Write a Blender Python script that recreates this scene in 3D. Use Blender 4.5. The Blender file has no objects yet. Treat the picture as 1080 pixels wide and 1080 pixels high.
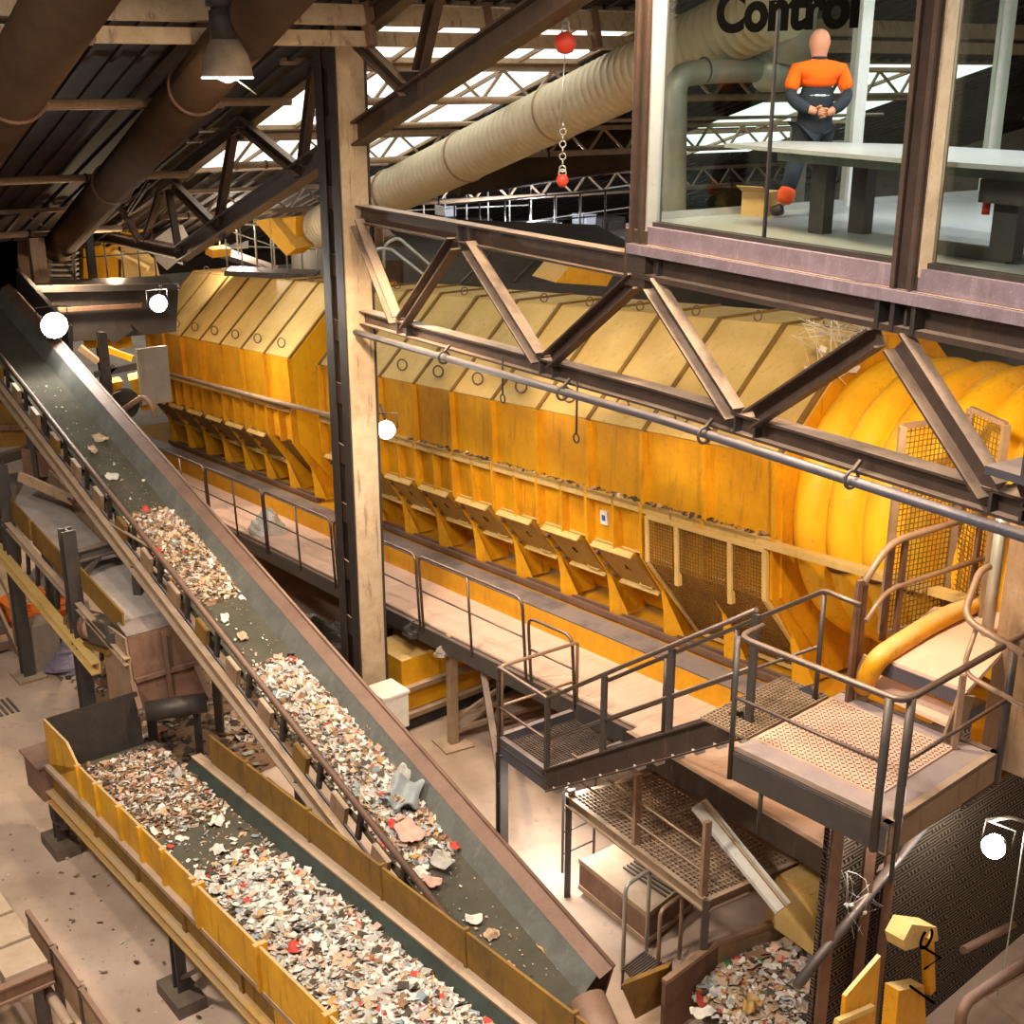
import bpy, bmesh, math, random
from mathutils import Vector as V, Matrix
SC = bpy.context.scene
COL = SC.collection
rad = math.radians
RN = random.Random(11)

# ------------------------------------------------------------------ camera
CAM = V((0, 0, 10.0)); PITCH = rad(19.05); FPX = 1332.0
cd = bpy.data.cameras.new('camera'); co = bpy.data.objects.new('camera', cd); COL.objects.link(co)
co.location = CAM; co.rotation_euler = (math.pi/2 - PITCH, 0, 0)
cd.sensor_width = 36; cd.lens = 36*FPX/1080; cd.clip_end = 300
SC.camera = co
def sight(px, py):
    u = (px-540)/FPX; v = (540-py)/FPX; c, s = math.cos(PITCH), math.sin(PITCH)
    return V((u, c+v*s, -s+v*c))

class Fr:
    """a local frame of the hall: s runs along (azimuth left of +Y, dipping), t to the right of it, w upwards"""
    def __init__(f, O, az=0, dip=0):
        a, d = rad(az), rad(dip)
        f.O = V(O); f.a = V((-math.sin(a)*math.cos(d), math.cos(a)*math.cos(d), -math.sin(d)))
        f.t = V((math.cos(a), math.sin(a), 0)); f.w = f.t.cross(f.a)
        if f.w.z < 0: f.w = -f.w
    def g(f, s, t, w): return f.O + f.a*s + f.t*t + f.w*w
    def d(f, s, t, w): return f.a*s + f.t*t + f.w*w
    def hit(f, px, py, ax, val):
        r = sight(px, py); n = (f.a, f.t, f.w)[ax]
        k = (val-(CAM-f.O).dot(n))/r.dot(n); p = CAM + r*k - f.O
        return V((p.dot(f.a), p.dot(f.t), p.dot(f.w)))
W = Fr((0, 0, 0))                       # s = +Y, t = +X, w = +Z
T = Fr((-2.25, 17.96, 0), 32)           # footbridge truss, column, control room
D = Fr((.2, 15.78, 2.0), 35.1, 4.9)     # drum, its housing and the walkway
C1 = Fr((-.42, 10.75, 1.57), 37.7, -15.2)   # inclined conveyor
C2 = Fr((-3.74, 11.8, 0.07), 38.5, 3.2)     # yellow conveyor
RF = Fr(T.g(0, 0, 10.35), 32, 15.7)     # roof slope

# ------------------------------------------------------------------ materials
MATS = {}
def mat(name, col, col2=None, scale=3.0, amt=.5, rough=.7, metal=0, streak=0, bump=0, dark=None, spec=.3, emit=0, dust=None):
    if name in MATS: return MATS[name]
    m = bpy.data.materials.new(name); m.use_nodes = True; n = m.node_tree.nodes; l = m.node_tree.links
    b = n['Principled BSDF']; b.inputs['Roughness'].default_value = rough; b.inputs['Metallic'].default_value = metal
    b.inputs['Specular IOR Level'].default_value = spec
    c4 = lambda c: (c[0], c[1], c[2], 1)
    MATS[name] = m
    b.inputs['Base Color'].default_value = c4(col)
    if emit:
        b.inputs['Emission Color'].default_value = c4(col); b.inputs['Emission Strength'].default_value = emit
    if not col2: return m
    tc = n.new('ShaderNodeTexCoord')
    def noise(sc, det=5, stretch=None):
        t = n.new('ShaderNodeTexNoise'); t.inputs['Scale'].default_value = sc; t.inputs['Detail'].default_value = det
        t.inputs['Roughness'].default_value = .65
        if stretch:
            mp = n.new('ShaderNodeMapping'); mp.inputs['Scale'].default_value = stretch
            l.new(tc.outputs['Object'], mp.inputs[0]); l.new(mp.outputs[0], t.inputs[0])
        else: l.new(tc.outputs['Object'], t.inputs[0])
        return t
    def ramp(src, lo, hi):
        r = n.new('ShaderNodeMapRange'); r.inputs[1].default_value = lo; r.inputs[2].default_value = hi
        l.new(src, r.inputs[0]); return r.outputs[0]
    def mix(f, a, bb):
        x = n.new('ShaderNodeMix'); x.data_type = 'RGBA'; l.new(f, x.inputs[0])
        for s, i in ((a, 6), (bb, 7)):
            if hasattr(s, 'is_linked'): l.new(s, x.inputs[i])
            else: x.inputs[i].default_value = c4(s)
        return x.outputs[2]
    n1 = noise(scale)
    out = mix(ramp(n1.outputs[0], .5-.28*amt-.02, .5+.35-.2*amt), col, col2) if amt else None
    if streak:
        n2 = noise(2.2, 4, (4.5, 4.5, .55))
        out = mix(ramp(n2.outputs[0], .56, .56+.28/streak), out, dark or col2)
    if dust:
        g = n.new('ShaderNodeNewGeometry'); sx = n.new('ShaderNodeSeparateXYZ'); l.new(g.outputs['Normal'], sx.inputs[0])
        n3 = noise(1.7, 6); mm = n.new('ShaderNodeMath'); mm.operation = 'MULTIPLY'
        l.new(ramp(sx.outputs[2], .35, .8), mm.inputs[0]); l.new(ramp(n3.outputs[0], .2, .55), mm.inputs[1])
        out = mix(mm.outputs[0], out, dust)
    n4 = noise(scale*9, 3)
    out = mix(ramp(n4.outputs[0], .6, .95), out, dark or [c*.45 for c in col2])
    l.new(out, b.inputs['Base Color'])
    if bump:
        bp = n.new('ShaderNodeBump'); bp.inputs['Strength'].default_value = bump; bp.inputs['Distance'].default_value = .02
        l.new(n4.outputs[0], bp.inputs['Height']); l.new(bp.outputs[0], b.inputs['Normal'])
    return m
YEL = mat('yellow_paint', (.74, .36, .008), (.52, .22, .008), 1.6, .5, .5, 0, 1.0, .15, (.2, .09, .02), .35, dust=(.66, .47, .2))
YELR = mat('roof_yellow', (.68, .48, .19), (.55, .35, .1), 1.3, .5, .7, 0, .5, .2, (.3, .16, .04), .25)
DRUM = mat('drum_yellow', (.88, .5, .015), (.76, .37, .015), 1.2, .5, .42, 0, .5, .1, (.3, .13, .03), .4)
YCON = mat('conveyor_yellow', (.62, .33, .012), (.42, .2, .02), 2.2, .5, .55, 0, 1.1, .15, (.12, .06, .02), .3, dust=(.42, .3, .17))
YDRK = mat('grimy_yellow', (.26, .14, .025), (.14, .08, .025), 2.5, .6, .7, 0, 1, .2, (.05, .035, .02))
KERB = mat('kerb_paint', (.66, .32, .01), (.5, .23, .01), 3, .6, .7, 0, .6, .2, (.2, .1, .03))
STEEL = mat('brown_steel', (.07, .046, .036), (.04, .027, .023), 3, .5, .5, .2, .8, .2, (.15, .08, .04), .4, dust=(.5, .37, .29))
STEELB = mat('blue_grey_steel', (.1, .1, .13), (.065, .062, .08), 3, .5, .45, .3, .6, .15, (.12, .07, .05), .4, dust=(.36, .3, .29))
RUST = mat('rusty_steel', (.22, .125, .085), (.13, .07, .05), 3, .5, .6, .2, .8, .25, (.07, .04, .028), .3, dust=(.25, .165, .13))
CREAM = mat('cream_paint', (.46, .36, .25), (.34, .24, .15), 4, .55, .6, 0, 1.4, .2, (.08, .045, .025))
RIM = mat('rim_steel', (.15, .09, .065), (.09, .052, .04), 3, .5, .55, .2, .9, .25, (.05, .03, .022), .3, dust=(.19, .12, .095))
TAN = mat('tan_steel', (.36, .25, .16), (.24, .15, .09), 3, .5, .6, .1, .8, .2, (.1, .06, .04), dust=(.5, .38, .28))
DARK = mat('dark_steel', (.03, .027, .028), (.05, .04, .035), 4, .5, .5, .2, .5, .1, (.1, .06, .04), .4)
CHAR = mat('charcoal_steel', (.055, .052, .055), (.085, .07, .06), 4, .5, .45, .3, .5, .1, (.14, .09, .06), .4, dust=(.24, .18, .15))
CONC = mat('concrete_floor', (.62, .475, .385), (.36, .265, .205), .55, .75, .85, 0, 0, .25, (.26, .18, .13))
DECK = mat('dusty_deck', (.74, .52, .41), (.62, .42, .32), 2.2, .6, .85, 0, 0, .2, (.24, .14, .09))
BELT = mat('rubber_belt', (.06, .06, .048), (.095, .088, .068), 2.2, .6, .95, 0, 0, .3, (.025, .024, .02), .1)
SKIRT = mat('skirt_rubber', (.16, .17, .16), (.1, .1, .095), 3, .5, .55, .1, .7, .15, (.28, .26, .22))
ROOF = mat('roof_sheet', (.035, .024, .018), (.02, .014, .012), 2, .5, .8, 0, .4, .2, (.02, .015, .012))
PIPE = mat('spiral_duct', (.58, .49, .34), (.5, .4, .26), 2, .5, .5, .2, .5, .1, (.26, .18, .1))
DUCT = mat('brown_duct', (.07, .042, .025), (.045, .028, .018), 2, .5, .95, 0, .5, .2, (.05, .035, .025), .05)
GALV = mat('galvanised_duct', (.5, .5, .45), (.4, .4, .36), 3, .5, .4, .5, .5, .1, (.28, .27, .22))
WHITE = mat('white_paint', (.75, .74, .7), (.62, .58, .52), 3, .5, .5, 0, .4, .05, (.35, .28, .2))
GREYP = mat('grey_sheet', (.3, .27, .23), (.22, .19, .16), 2, .5, .6, .1, .6, .1, (.1, .08, .06))
RAIL = mat('dark_handrail', (.075, .06, .055), (.12, .08, .06), 6, .5, .4, .4, 0, .1, (.24, .15, .1), .5, dust=(.34, .24, .2))
RAILT = mat('tan_handrail', (.4, .27, .19), (.28, .17, .11), 6, .5, .45, .3, 0, .1, (.14, .09, .06), .5)
ORANGE = mat('orange_cloth', (.95, .13, .003), (.85, .1, .003), 6, .4, .85, 0, 0, .3)
NAVY = mat('navy_cloth', (.02, .024, .034), (.03, .034, .045), 6, .5, .9, 0, 0, .3)
SKIN = mat('skin', (.62, .26, .15), (.54, .21, .12), 8, .4, .5, 0, 0, .05)
BLACK = mat('black_vinyl', (.0015, .0015, .0015), rough=.95, spec=.0)
RED = mat('red_plastic', (.62, .05, .025), (.45, .05, .03), 6, .4, .4)
TABLE = mat('table_white', (.29, .29, .3), (.25, .25, .26), 3, .4, .3)
CFLOOR = mat('control_floor_grey', (.36, .36, .36), (.3, .3, .31), 1.5, .5, .35)
ALU = mat('aluminium', (.55, .55, .55), (.48, .47, .46), 4, .4, .35, .6)
SKY = mat('skylight_glass', (.93, 1, .95), emit=1.25, rough=.4)
LAMP = mat('lamp_glow', (1, .97, .9), emit=45)
LAMPD = mat('lamp_rim_glow', (.75, .9, 1), emit=3)
TUBE = mat('tube_glow', (.93, 1, .95), emit=3)
CHAIN = mat('zinc_chain', (.5, .48, .45), rough=.35, metal=.8)
SACK = mat('grey_bag', (.27, .31, .33), (.2, .23, .25), 5, .5, .45)
TR = [mat('waste_'+n, c, [x*.7 for x in c], 9, .5, .7) for n, c in (
    ('white', (.66, .64, .6)), ('grey', (.4, .39, .37)), ('beige', (.5, .36, .24)), ('brown', (.24, .14, .08)), ('dark', (.07, .055, .045)),
    ('red', (.5, .06, .045)), ('blue', (.24, .31, .36)), ('gold', (.5, .3, .1)), ('green', (.08, .2, .06)), ('pink', (.6, .36, .3)))]
g = bpy.data.materials.new('window_glass'); g.use_nodes = True; nt = g.node_tree; nt.nodes.clear()
o_ = nt.nodes.new('ShaderNodeOutputMaterial'); mx = nt.nodes.new('ShaderNodeMixShader'); tr = nt.nodes.new('ShaderNodeBsdfTransparent')
gl = nt.nodes.new('ShaderNodeBsdfGlossy'); gl.inputs['Roughness'].default_value = .02; tr.inputs[0].default_value = (.92, .96, .94, 1)
lw_ = nt.nodes.new('ShaderNodeLayerWeight'); lw_.inputs[0].default_value = .5
pw_ = nt.nodes.new('ShaderNodeMath'); pw_.operation = 'POWER'; pw_.inputs[1].default_value = 4; ad_ = nt.nodes.new('ShaderNodeMath'); ad_.operation = 'MULTIPLY_ADD'; ad_.inputs[1].default_value = .6; ad_.inputs[2].default_value = .035
nt.links.new(lw_.outputs['Facing'], pw_.inputs[0]); nt.links.new(pw_.outputs[0], ad_.inputs[0]); nt.links.new(ad_.outputs[0], mx.inputs[0])
nt.links.new(tr.outputs[0], mx.inputs[1]); nt.links.new(gl.outputs[0], mx.inputs[2]); nt.links.new(mx.outputs[0], o_.inputs[0])
GLASS = g

# ------------------------------------------------------------------ mesh helpers
class MB:
    def __init__(s): s.v = []; s.f = []; s.m = []; s.mi = 0; s.smooth = False; s.sm = []
    def face(s, *ids): s.f.append(ids); s.m.append(s.mi); s.sm.append(s.smooth)
    def poly(s, pts): b = len(s.v); s.v += [V(p) for p in pts]; s.face(*range(b, b+len(pts)))
    def hexa(s, p):       # 8 corners, bottom 4 then top 4
        b = len(s.v); s.v += [V(q) for q in p]
        for q in ((3, 2, 1, 0), (4, 5, 6, 7), (0, 1, 5, 4), (1, 2, 6, 5), (2, 3, 7, 6), (3, 0, 4, 7)): s.face(*[b+i for i in q])
        return s
    def box(s, F, s0, s1, t0, t1, w0, w1):
        return s.hexa([F.g(a, t, w) for w in (w0, w1) for a, t in ((s0, t0), (s1, t0), (s1, t1), (s0, t1))])
    def prism(s, pts, d):
        pts = [V(p) for p in pts]; d = V(d); n = len(pts); b = len(s.v); s.v += pts + [p+d for p in pts]
        s.face(*range(b+n-1, b-1, -1)); s.face(*range(b+n, b+2*n))
        for i in range(n): j = (i+1) % n; s.face(b+i, b+j, b+n+j, b+n+i)
        return s
    def sheet(s, pts, th):  # planar polygon given thickness along its own normal
        pts = [V(p) for p in pts]; n = V((0, 0, 0))
        for i in range(len(pts)): n += pts[i].cross(pts[(i+1) % len(pts)])
        n.normalize(); return s.prism([p-n*th/2 for p in pts], n*th)
    def bar(s, p, q, w=.05, h=.05, up=(0, 0, 1)):
        p, q = V(p), V(q); d = (q-p).normalized(); u = V(up)
        x = d.cross(u)
        if x.length < 1e-3: x = d.cross(V((0, 1, 0)))
        x.normalize(); y = x.cross(d).normalized(); x *= w/2; y *= h/2
        return s.hexa([p-x-y, q-x-y, q+x-y, p+x-y, p-x+y, q-x+y, q+x+y, p+x+y])
    def ibeam(s, p, q, w=.2, h=.2, tf=.025, tw=.03, up=(0, 0, 1)):
        p, q = V(p), V(q); d = (q-p).normalized(); x = d.cross(V(up)).normalized(); y = x.cross(d).normalized()
        for o in (h/2-tf/2, -h/2+tf/2): s.bar(p+y*o, q+y*o, w, tf, up)
        s.bar(p, q, tw, h-2*tf, up); return s
    def channel(s, p, q, w=.1, h=.2, tf=.02, side=1, up=(0, 0, 1)):
        p, q = V(p), V(q); d = (q-p).normalized(); x = d.cross(V(up)).normalized()*side; y = V(up)
        for o in (h/2-tf/2, -h/2+tf/2): s.bar(p+y*o+x*w/2, q+y*o+x*w/2, w, tf, up)
        s.bar(p+x*tf/2, q+x*tf/2, tf, h-2*tf, up); return s
    def tube(s, pts, r=.025, n=8, cap=True):
        pts = [V(p) for p in pts]; rs = r if isinstance(r, (list, tuple)) else [r]*len(pts); old = s.smooth
        b = len(s.v); x = None
        for i, p in enumerate(pts):
            d = (pts[min(i+1, len(pts)-1)]-pts[max(i-1, 0)]).normalized()
            if x is None:
                x = d.orthogonal().normalized()
            x = (x-d*x.dot(d)).normalized(); y = d.cross(x)
            for k in range(n): a = 2*math.pi*k/n; s.v.append(p+(x*math.cos(a)+y*math.sin(a))*rs[i])
        s.smooth = True
        for i in range(len(pts)-1):
            for k in range(n):
                k2 = (k+1) % n; s.face(b+i*n+k, b+i*n+k2, b+(i+1)*n+k2, b+(i+1)*n+k)
        s.smooth = False
        if cap: s.face(*[b+k for k in range(n-1, -1, -1)]); s.face(*[b+(len(pts)-1)*n+k for k in range(n)])
        s.smooth = old; return s
    def ring(s, c, ax, R, r, n=20, m=6, a0=0, a1=2*math.pi):
        ax = V(ax).normalized(); x = ax.orthogonal().normalized(); y = ax.cross(x); c = V(c)
        return s.tube([c+(x*math.cos(a0+(a1-a0)*i/n)+y*math.sin(a0+(a1-a0)*i/n))*R for i in range(n+1)], r, m, False)
    def cyl(s, p, q, r, n=16): return s.tube([p, q], r, n)
    def lathe(s, p, ax, prof, n=24):     # prof: (distance along axis, radius)
        ax = V(ax).normalized(); p = V(p); return s.tube([p+ax*h for h, _ in prof], [max(r, 1e-4) for _, r in prof], n)
    def build(s, name, m, parent=None):
        me = bpy.data.meshes.new(name); o = bpy.data.objects.new(name, me); COL.objects.link(o)
        M = wm(parent).inverted() if parent else Matrix()
        if parent: o.parent = parent
        elif s.v:
            c = V((sum(p.x for p in s.v)/len(s.v), sum(p.y for p in s.v)/len(s.v), min(p.z for p in s.v)))
            o.location = c; M = Matrix.Translation(-c)
        me.from_pydata([tuple(M @ p) for p in s.v], [], s.f)
        for x in (m if isinstance(m, (list, tuple)) else [m]): me.materials.append(x)
        me.polygons.foreach_set('material_index', s.m); me.polygons.foreach_set('use_smooth', s.sm); me.update()
        bm = bmesh.new(); bm.from_mesh(me); bmesh.ops.recalc_face_normals(bm, faces=bm.faces); bm.to_mesh(me); bm.free()
        return o
def wm(o):
    M = Matrix()
    while o: M = o.matrix_basis @ M; o = o.parent
    return M
def tag(o, label, cat, group=None):
    o['label'] = label; o['category'] = cat
    if group: o['group'] = group
    return o
def thing(name, label, cat, loc, group=None):
    o = bpy.data.objects.new(name, None); COL.objects.link(o); o.location = loc; o.empty_display_size = .1
    return tag(o, label, cat, group)
def struct(name, mb, m, label=None):
    o = mb.build(name, m); o['kind'] = 'structure'
    if label: o['label'] = label
    return o
def bend(pts, r=.09, n=4):      # polyline with rounded corners
    pts = [V(p) for p in pts]; out = [pts[0]]
    for a, b, c in zip(pts, pts[1:], pts[2:]):
        k = min(r, (a-b).length*.45, (c-b).length*.45); p, q = b+(a-b).normalized()*k, b+(c-b).normalized()*k
        for i in range(n+1): f = i/n; out.append(p*(1-f)**2 + b*2*f*(1-f) + q*f*f)
    return out+[pts[-1]]
def mesh_wires(mb, p0, u, v, nu, nv, r=.004):   # woven wire between p0, p0+u, p0+v
    p0, u, v = V(p0), V(u), V(v); nrm = u.cross(v).normalized()
    for i in range(nu+1): a = p0+u*(i/nu); mb.bar(a, a+v, r*2, r*2, nrm)
    for j in range(nv+1): a = p0+v*(j/nv); mb.bar(a, a+u, r*2, r*2, nrm)
    return mb
# ================================================================== SETTING
mb = MB(); mb.box(W, -2, 75, -40, 45, -.3, 0); struct('floor', mb, CONC)
mb = MB(); mb.box(W, 62, 62.5, -55, 45, 0, 16); struct('wall_back', mb, mat('back_wall_sheet', (.28, .22, .17), (.16, .13, .1), .6, .6, .8))
mb = MB(); mb.box(T, -6, 62, 24, 24.4, 0, 14); struct('wall_right', mb, MATS['back_wall_sheet'])
mb = MB(); mb.box(T, 2, 70, -27.4, -27, 0, 14); struct('wall_left', mb, MATS['back_wall_sheet'])
# roof: profiled sheet with ribs running down the slope; skylight strip at t -0.2 .. 3.4
def roof_sheet(name, t0, t1, s0, s1, w=.34, pitch=.36):
    mb = MB(); t = t0
    while t < t1-.01:
        t2 = min(t+pitch, t1)
        mb.box(RF, s0, s1, t, t2-.07, w, w+.02); mb.box(RF, s0, s1, t2-.07, t2, w-.05, w+.02); t = t2
    return struct(name, mb, ROOF)
roof_sheet('ceiling', -26, .4, -4.5, 21)
roof_sheet('ceiling.001', 5.0, 11.4, -4.5, 21); roof_sheet('ceiling.006', 11.4, 15.6, 9.4, 21); roof_sheet('ceiling.007', 15.6, 24, -4.5, 21); roof_sheet('ceiling.008', 11.4, 15.6, -4.5, 1.5)
roof_sheet('ceiling.002', -.25, 5.0, -4.5, -.9)
roof_sheet('ceiling.003', -.25, 5.0, 9.0, 21)
mb = MB(); mb.box(T, 20.3, 20.6, -26, 24, 4.55, 7.3); struct('wall_front', mb, ROOF)
R2 = Fr(T.g(20.3, 0, 7.2), 32, -8)      # the next bay rises again behind the valley
mb = MB()
for k in range(60): mb.box(R2, 0, 36, -26+k*.85, -26+k*.85+.7, .1, .13); mb.box(R2, 0, 36, -26+k*.85+.7, -26+k*.85+.85, .05, .13)
struct('ceiling.004', mb, ROOF)
for k, (a, b) in enumerate(((-.9, 1.6), (1.7, 5.6), (6.4, 8.9))):
    o = MB(); o.box(RF, a, b, .4, 4.95, .36, .38); w = struct('window_%d' % (k+1), o, SKY)
    o = MB()
    for j in range(5): o.box(RF, a, b, .4+j*1.13, .46+j*1.13, .30, .36)
    o.box(RF, a-.05, a+.05, -.2, 4.95, .28, .36); o.box(RF, b-.02, b+.1, -.2, 4.95, .28, .36)
    f = o.build('glazing_bar', TAN, w)
for k, (a, b) in enumerate(((1.5, 4.0), (4.2, 6.7), (6.9, 9.4))):
    o = MB(); o.box(RF, a, b, 11.4, 15.6, .36, .38); w = struct('window_%d' % (k+30), o, SKY)
    o = MB(); o.box(RF, a-.1, a+.02, 11.4, 15.6, .28, .36); o.box(RF, a, b, 13.4, 13.5, .3, .36); o.build('glazing_bar', TAN, w)
# high skylight strips in the far bay
for k in range(3):
    o = MB(); o.box(R2, 6+k*9, 9+k*9, -8, 20, .02, .04); struct('window_%d' % (k+4), o, SKY)

# ================================================================== FOOTBRIDGE TRUSS AND COLUMN
def tt(s, z, t=0): return T.g(s, t, z)
col = thing('lattice_column', 'tall lattice steel column with flaking cream flange beside the yellow drum housing', 'column', tt(0, 0))
mb = MB(); mb.box(T, -.37, -.34, -.28, .13, 0, 11.6); mb.build('flange', CREAM, col)
mb = MB(); mb.box(T, .34, .37, -.28, .13, 0, 11.6); mb.build('flange', STEEL, col)
mb = MB()
for a, b in ((-.34, -.12), (.12, .34)):
    mb.box(T, a, b, -.24, -.2, 0, 11.6); mb.box(T, a, b, .06, .1, 0, 11.6)
    mb.box(T, a, a+.03, -.24, .1, 0, 11.6) if a > 0 else mb.box(T, b-.03, b, -.24, .1, 0, 11.6)
mb.build('web', STEEL, col)
for k in range(12):
    mb = MB(); z = .9+k*.92; mb.box(T, -.2, .2, -.262, -.242, z, z+.3); mb.build('batten_plate', STEEL, col)
mb = MB(); mb.box(T, -.5, .5, -.45, .45, 0, .05); mb.build('base_plate', STEEL, col)
mb = MB(); mb.box(T, -.345, -.1, -.3, -.29, 0, 11.6); mb.box(T, .1, .345, -.3, -.29, 0, 11.6); mb.box(T, -.375, -.345, .11, .15, 0, 11.6); mb.build('edge_strip', DARK, col)

br = thing('footbridge_truss', 'brown steel truss girder spanning from the lattice column to under the control room', 'truss', tt(-3, 6.9))
mb = MB(); mb.ibeam(tt(-.36, 8.22), tt(-7.0, 8.26), .2, .24); mb.build('upper_chord', STEEL, br)
mb = MB(); mb.ibeam(tt(-.36, 6.80), tt(-7.0, 7.03), .2, .2); mb.ibeam(tt(-7.0, 7.03), tt(-13, 7.12), .2, .2); mb.build('lower_chord', STEEL, br)
def zl(s): return 6.80-.0346*s if s > -7 else 7.03+.015*(-7-s)
for i, (a, za, b, zb, wd) in enumerate(((-.5, 8.12, -1.55, zl(-1.6)+.1, .17), (-1.75, zl(-1.7)+.1, -3.15, 8.12, .17), (-3.5, 8.12, -5.0, zl(-5)+.1, .17), (-5.2, zl(-5.2)+.1, -6.7, 8.14, .17),
      (-6.95, 8.14, -8.2, zl(-8.2)+.1, .17), (-8.42, zl(-8.4)+.1, -9.75, 8.1, .17), (-9.95, 8.1, -10.95, zl(-11)+.1, .22), (-11.15, zl(-11)+.1, -12.6, 8.1, .2))):
    mb = MB(); mb.channel(tt(a, za, -.06), tt(b, zb, -.06), .14, wd, .02, -1, T.t.cross((tt(b, zb)-tt(a, za)).normalized()) ); mb.build('diagonal', STEEL, br)
for s in (-1.65, -3.3, -5.1, -6.85, -8.3, -9.85, -11.05):
    mb = MB(); z = zl(s) if round(s, 2) in (-1.65, -5.1, -8.3, -11.05) else 8.24
    for o in (-.13, .13): mb.box(T, s+o-.012, s+o+.012, -.1, .1, z-.1, z+.1)
    mb.build('stiffener', CHAR, br)
mb = MB(); mb.tube([tt(-.45, 6.62, -.2), tt(-7.3, 6.88, -.16), tt(-13, 6.98, -.16)], .045, 10)
cp = tag(mb.build('conduit_pipe', STEELB), 'blue-grey conduit pipe slung under the lower chord of the footbridge truss', 'pipe')
for s in (-3.0, -5.6, -7.9, -9.7):
    mb = MB(); z = 6.62-.034*(s+.45)+.02; mb.ring(tt(s, z, -.21), T.a, .075, .016, 12, 5); mb.bar(tt(s, z+.06, -.21), tt(s, z+.14, -.12), .03, .03); mb.build('pipe_clip', CHAR, cp)
for s, L in ((-4.25, .2), (-5.75, .32)):
    mb = MB(); mb.tube([tt(s, 6.95, -.13), tt(s, 6.7-L, -.13)], .012, 6); mb.ring(tt(s, 6.66-L, -.13), T.t, .05, .01, 12, 5)
    tag(mb.build('hook_rod', DARK), 'thin dark hook rod hanging %s' % ('from the truss in front of the bright yellow panel' if s > -5 else 'across the truss chord at mid span'), 'hook')

# ================================================================== DRUM HOUSING
tv, WT, WL, WB, TK, WK = 1.55, 3.47, 2.48, 1.73, 2.95, 4.78
TB, WBB = 2.5, .5          # foot of the slanted lower side
def slant(f): return (tv+.02+(TB-tv)*f, WB+(WBB-WB)*f)
def housing(name, label, s0, n, dp, near):
    h = thing(name, label, 'drum housing', D.g(s0+n*dp/2, 3.4, 0))
    for k in range(n):
        a, b = s0+k*dp, s0+(k+1)*dp; j = .012*RN.uniform(-1, 1)
        mb = MB(); mb.box(D, a, b, tv+.03+j, tv+.06+j, WL, WT); mb.build('side_panel', YEL, h)
        mb = MB(); mb.sheet([D.g(a, tv+.02, WT), D.g(b, tv+.02, WT), D.g(b, TK, WK), D.g(a, TK, WK)], .03); rp = mb.build('roof_panel', YELR, h)
        mb = MB(); c = D.g((a+b)/2, tv+.2, WT+.2); mb.ring(c+D.d(0, -.06, .06), D.d(.5, 1, -.1), .095, .015, 14, 5); mb.build('lifting_ring', RUST, rp)
        mb = MB(); mb.box(D, a, b, TK, 4.1, WK+.0, WK+.03); tp = mb.build('top_panel', YELR, h)
        mb = MB(); mb.ring(D.g((a+b)/2, TK+.12, WK+.1), D.a, .07, .011, 14, 5); mb.build('lifting_ring', RUST, tp)
        mb = MB(); mb.sheet([D.g(a, 4.1, WK+.02), D.g(b, 4.1, WK+.02), D.g(b, 5.5, WT), D.g(a, 5.5, WT)], .03); mb.build('roof_panel', YELR, h)
        mb = MB(); mb.box(D, a, b, tv+.05, tv+.08, WB, WL); mb.build('lower_panel', YEL, h)
        mb = MB(); mb.box(D, (a+b)/2-.02, (a+b)/2+.02, tv-.09, tv+.07, WB-.04, WL); mb.build('stiffener', YEL, h)
        mb = MB(); t1, w1 = slant(1); t0, w0 = slant(0)
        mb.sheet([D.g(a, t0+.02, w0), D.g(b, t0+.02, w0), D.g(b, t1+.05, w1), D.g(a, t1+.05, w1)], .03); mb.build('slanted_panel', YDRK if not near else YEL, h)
    for k in range(n+1):
        a = s0+k*dp
        mb = MB(); mb.box(D, a-.035, a+.035, tv-.06, tv+.05, WL, WT); mb.build('rib', YEL, h); mb = MB()
        mb.prism([D.g(a-.035, tv-.035, WT), D.g(a-.035, TK-.02, WK+.05), D.g(a-.035, TK, WK), D.g(a-.035, tv+.03, WT-.02)], D.a*.07)
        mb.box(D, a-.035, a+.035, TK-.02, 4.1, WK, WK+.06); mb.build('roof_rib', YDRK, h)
        # bent leg rib with its triangular foot
        p = a; mb = MB(); t1, w1 = slant(1)
        mb.box(D, p-.025, p+.025, tv-.1, tv+.06, WB, WL)
        mb.prism([D.g(p-.02, tv-.1, WB), D.g(p-.02, tv+.06, WB), D.g(p-.02, t1, w1), D.g(p-.02, t1-.3, w1)], D.a*.04)
        mb.build('leg_rib', YEL, h)
        mb = MB(); tm, wm_ = slant(.62)
        tm, wm_ = slant(.4); mb.prism([D.g(p-.03, tm-.14, wm_), D.g(p-.03, 1.86, .84), D.g(p-.03, 1.86, .46), D.g(p-.03, 2.5, .46), D.g(p-.03, 2.45, .7)], D.a*.06)
        mb.prism([D.g(p, tm-.14, wm_), D.g(p-.28, 1.98, .5), D.g(p, 1.86, .5)], D.d(.02, .02, 0))
        mb.build('foot_bracket', YEL, h)
    mb = MB(); mb.box(D, s0-.05, s0+n*dp+.05, tv-.09, tv+.06, WL-.05, WL); mb.box(D, s0-.05, s0+n*dp+.05, tv-.09, tv-.075, WL-.12, WL); mb.build('ledge', YELR, h)
    # end plates
    for a in (s0-.06, s0+n*dp+.02):
        mb = MB(); mb.prism([D.g(a, tv+.03, WT), D.g(a, TK, WK), D.g(a, 4.1, WK), D.g(a, 5.5, WT), D.g(a, 5.5, WB), D.g(a, 4.7, WBB), D.g(a, TB, WBB), D.g(a, tv+.03, WB)], D.a*.04)
        mb.build('end_plate', YEL if near else DRUM, h)
    return h
NH = housing('drum_housing', 'long yellow panelled housing over the drum, the nearer section right of the lattice column', -3.2, 10, 1.2, True)
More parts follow.
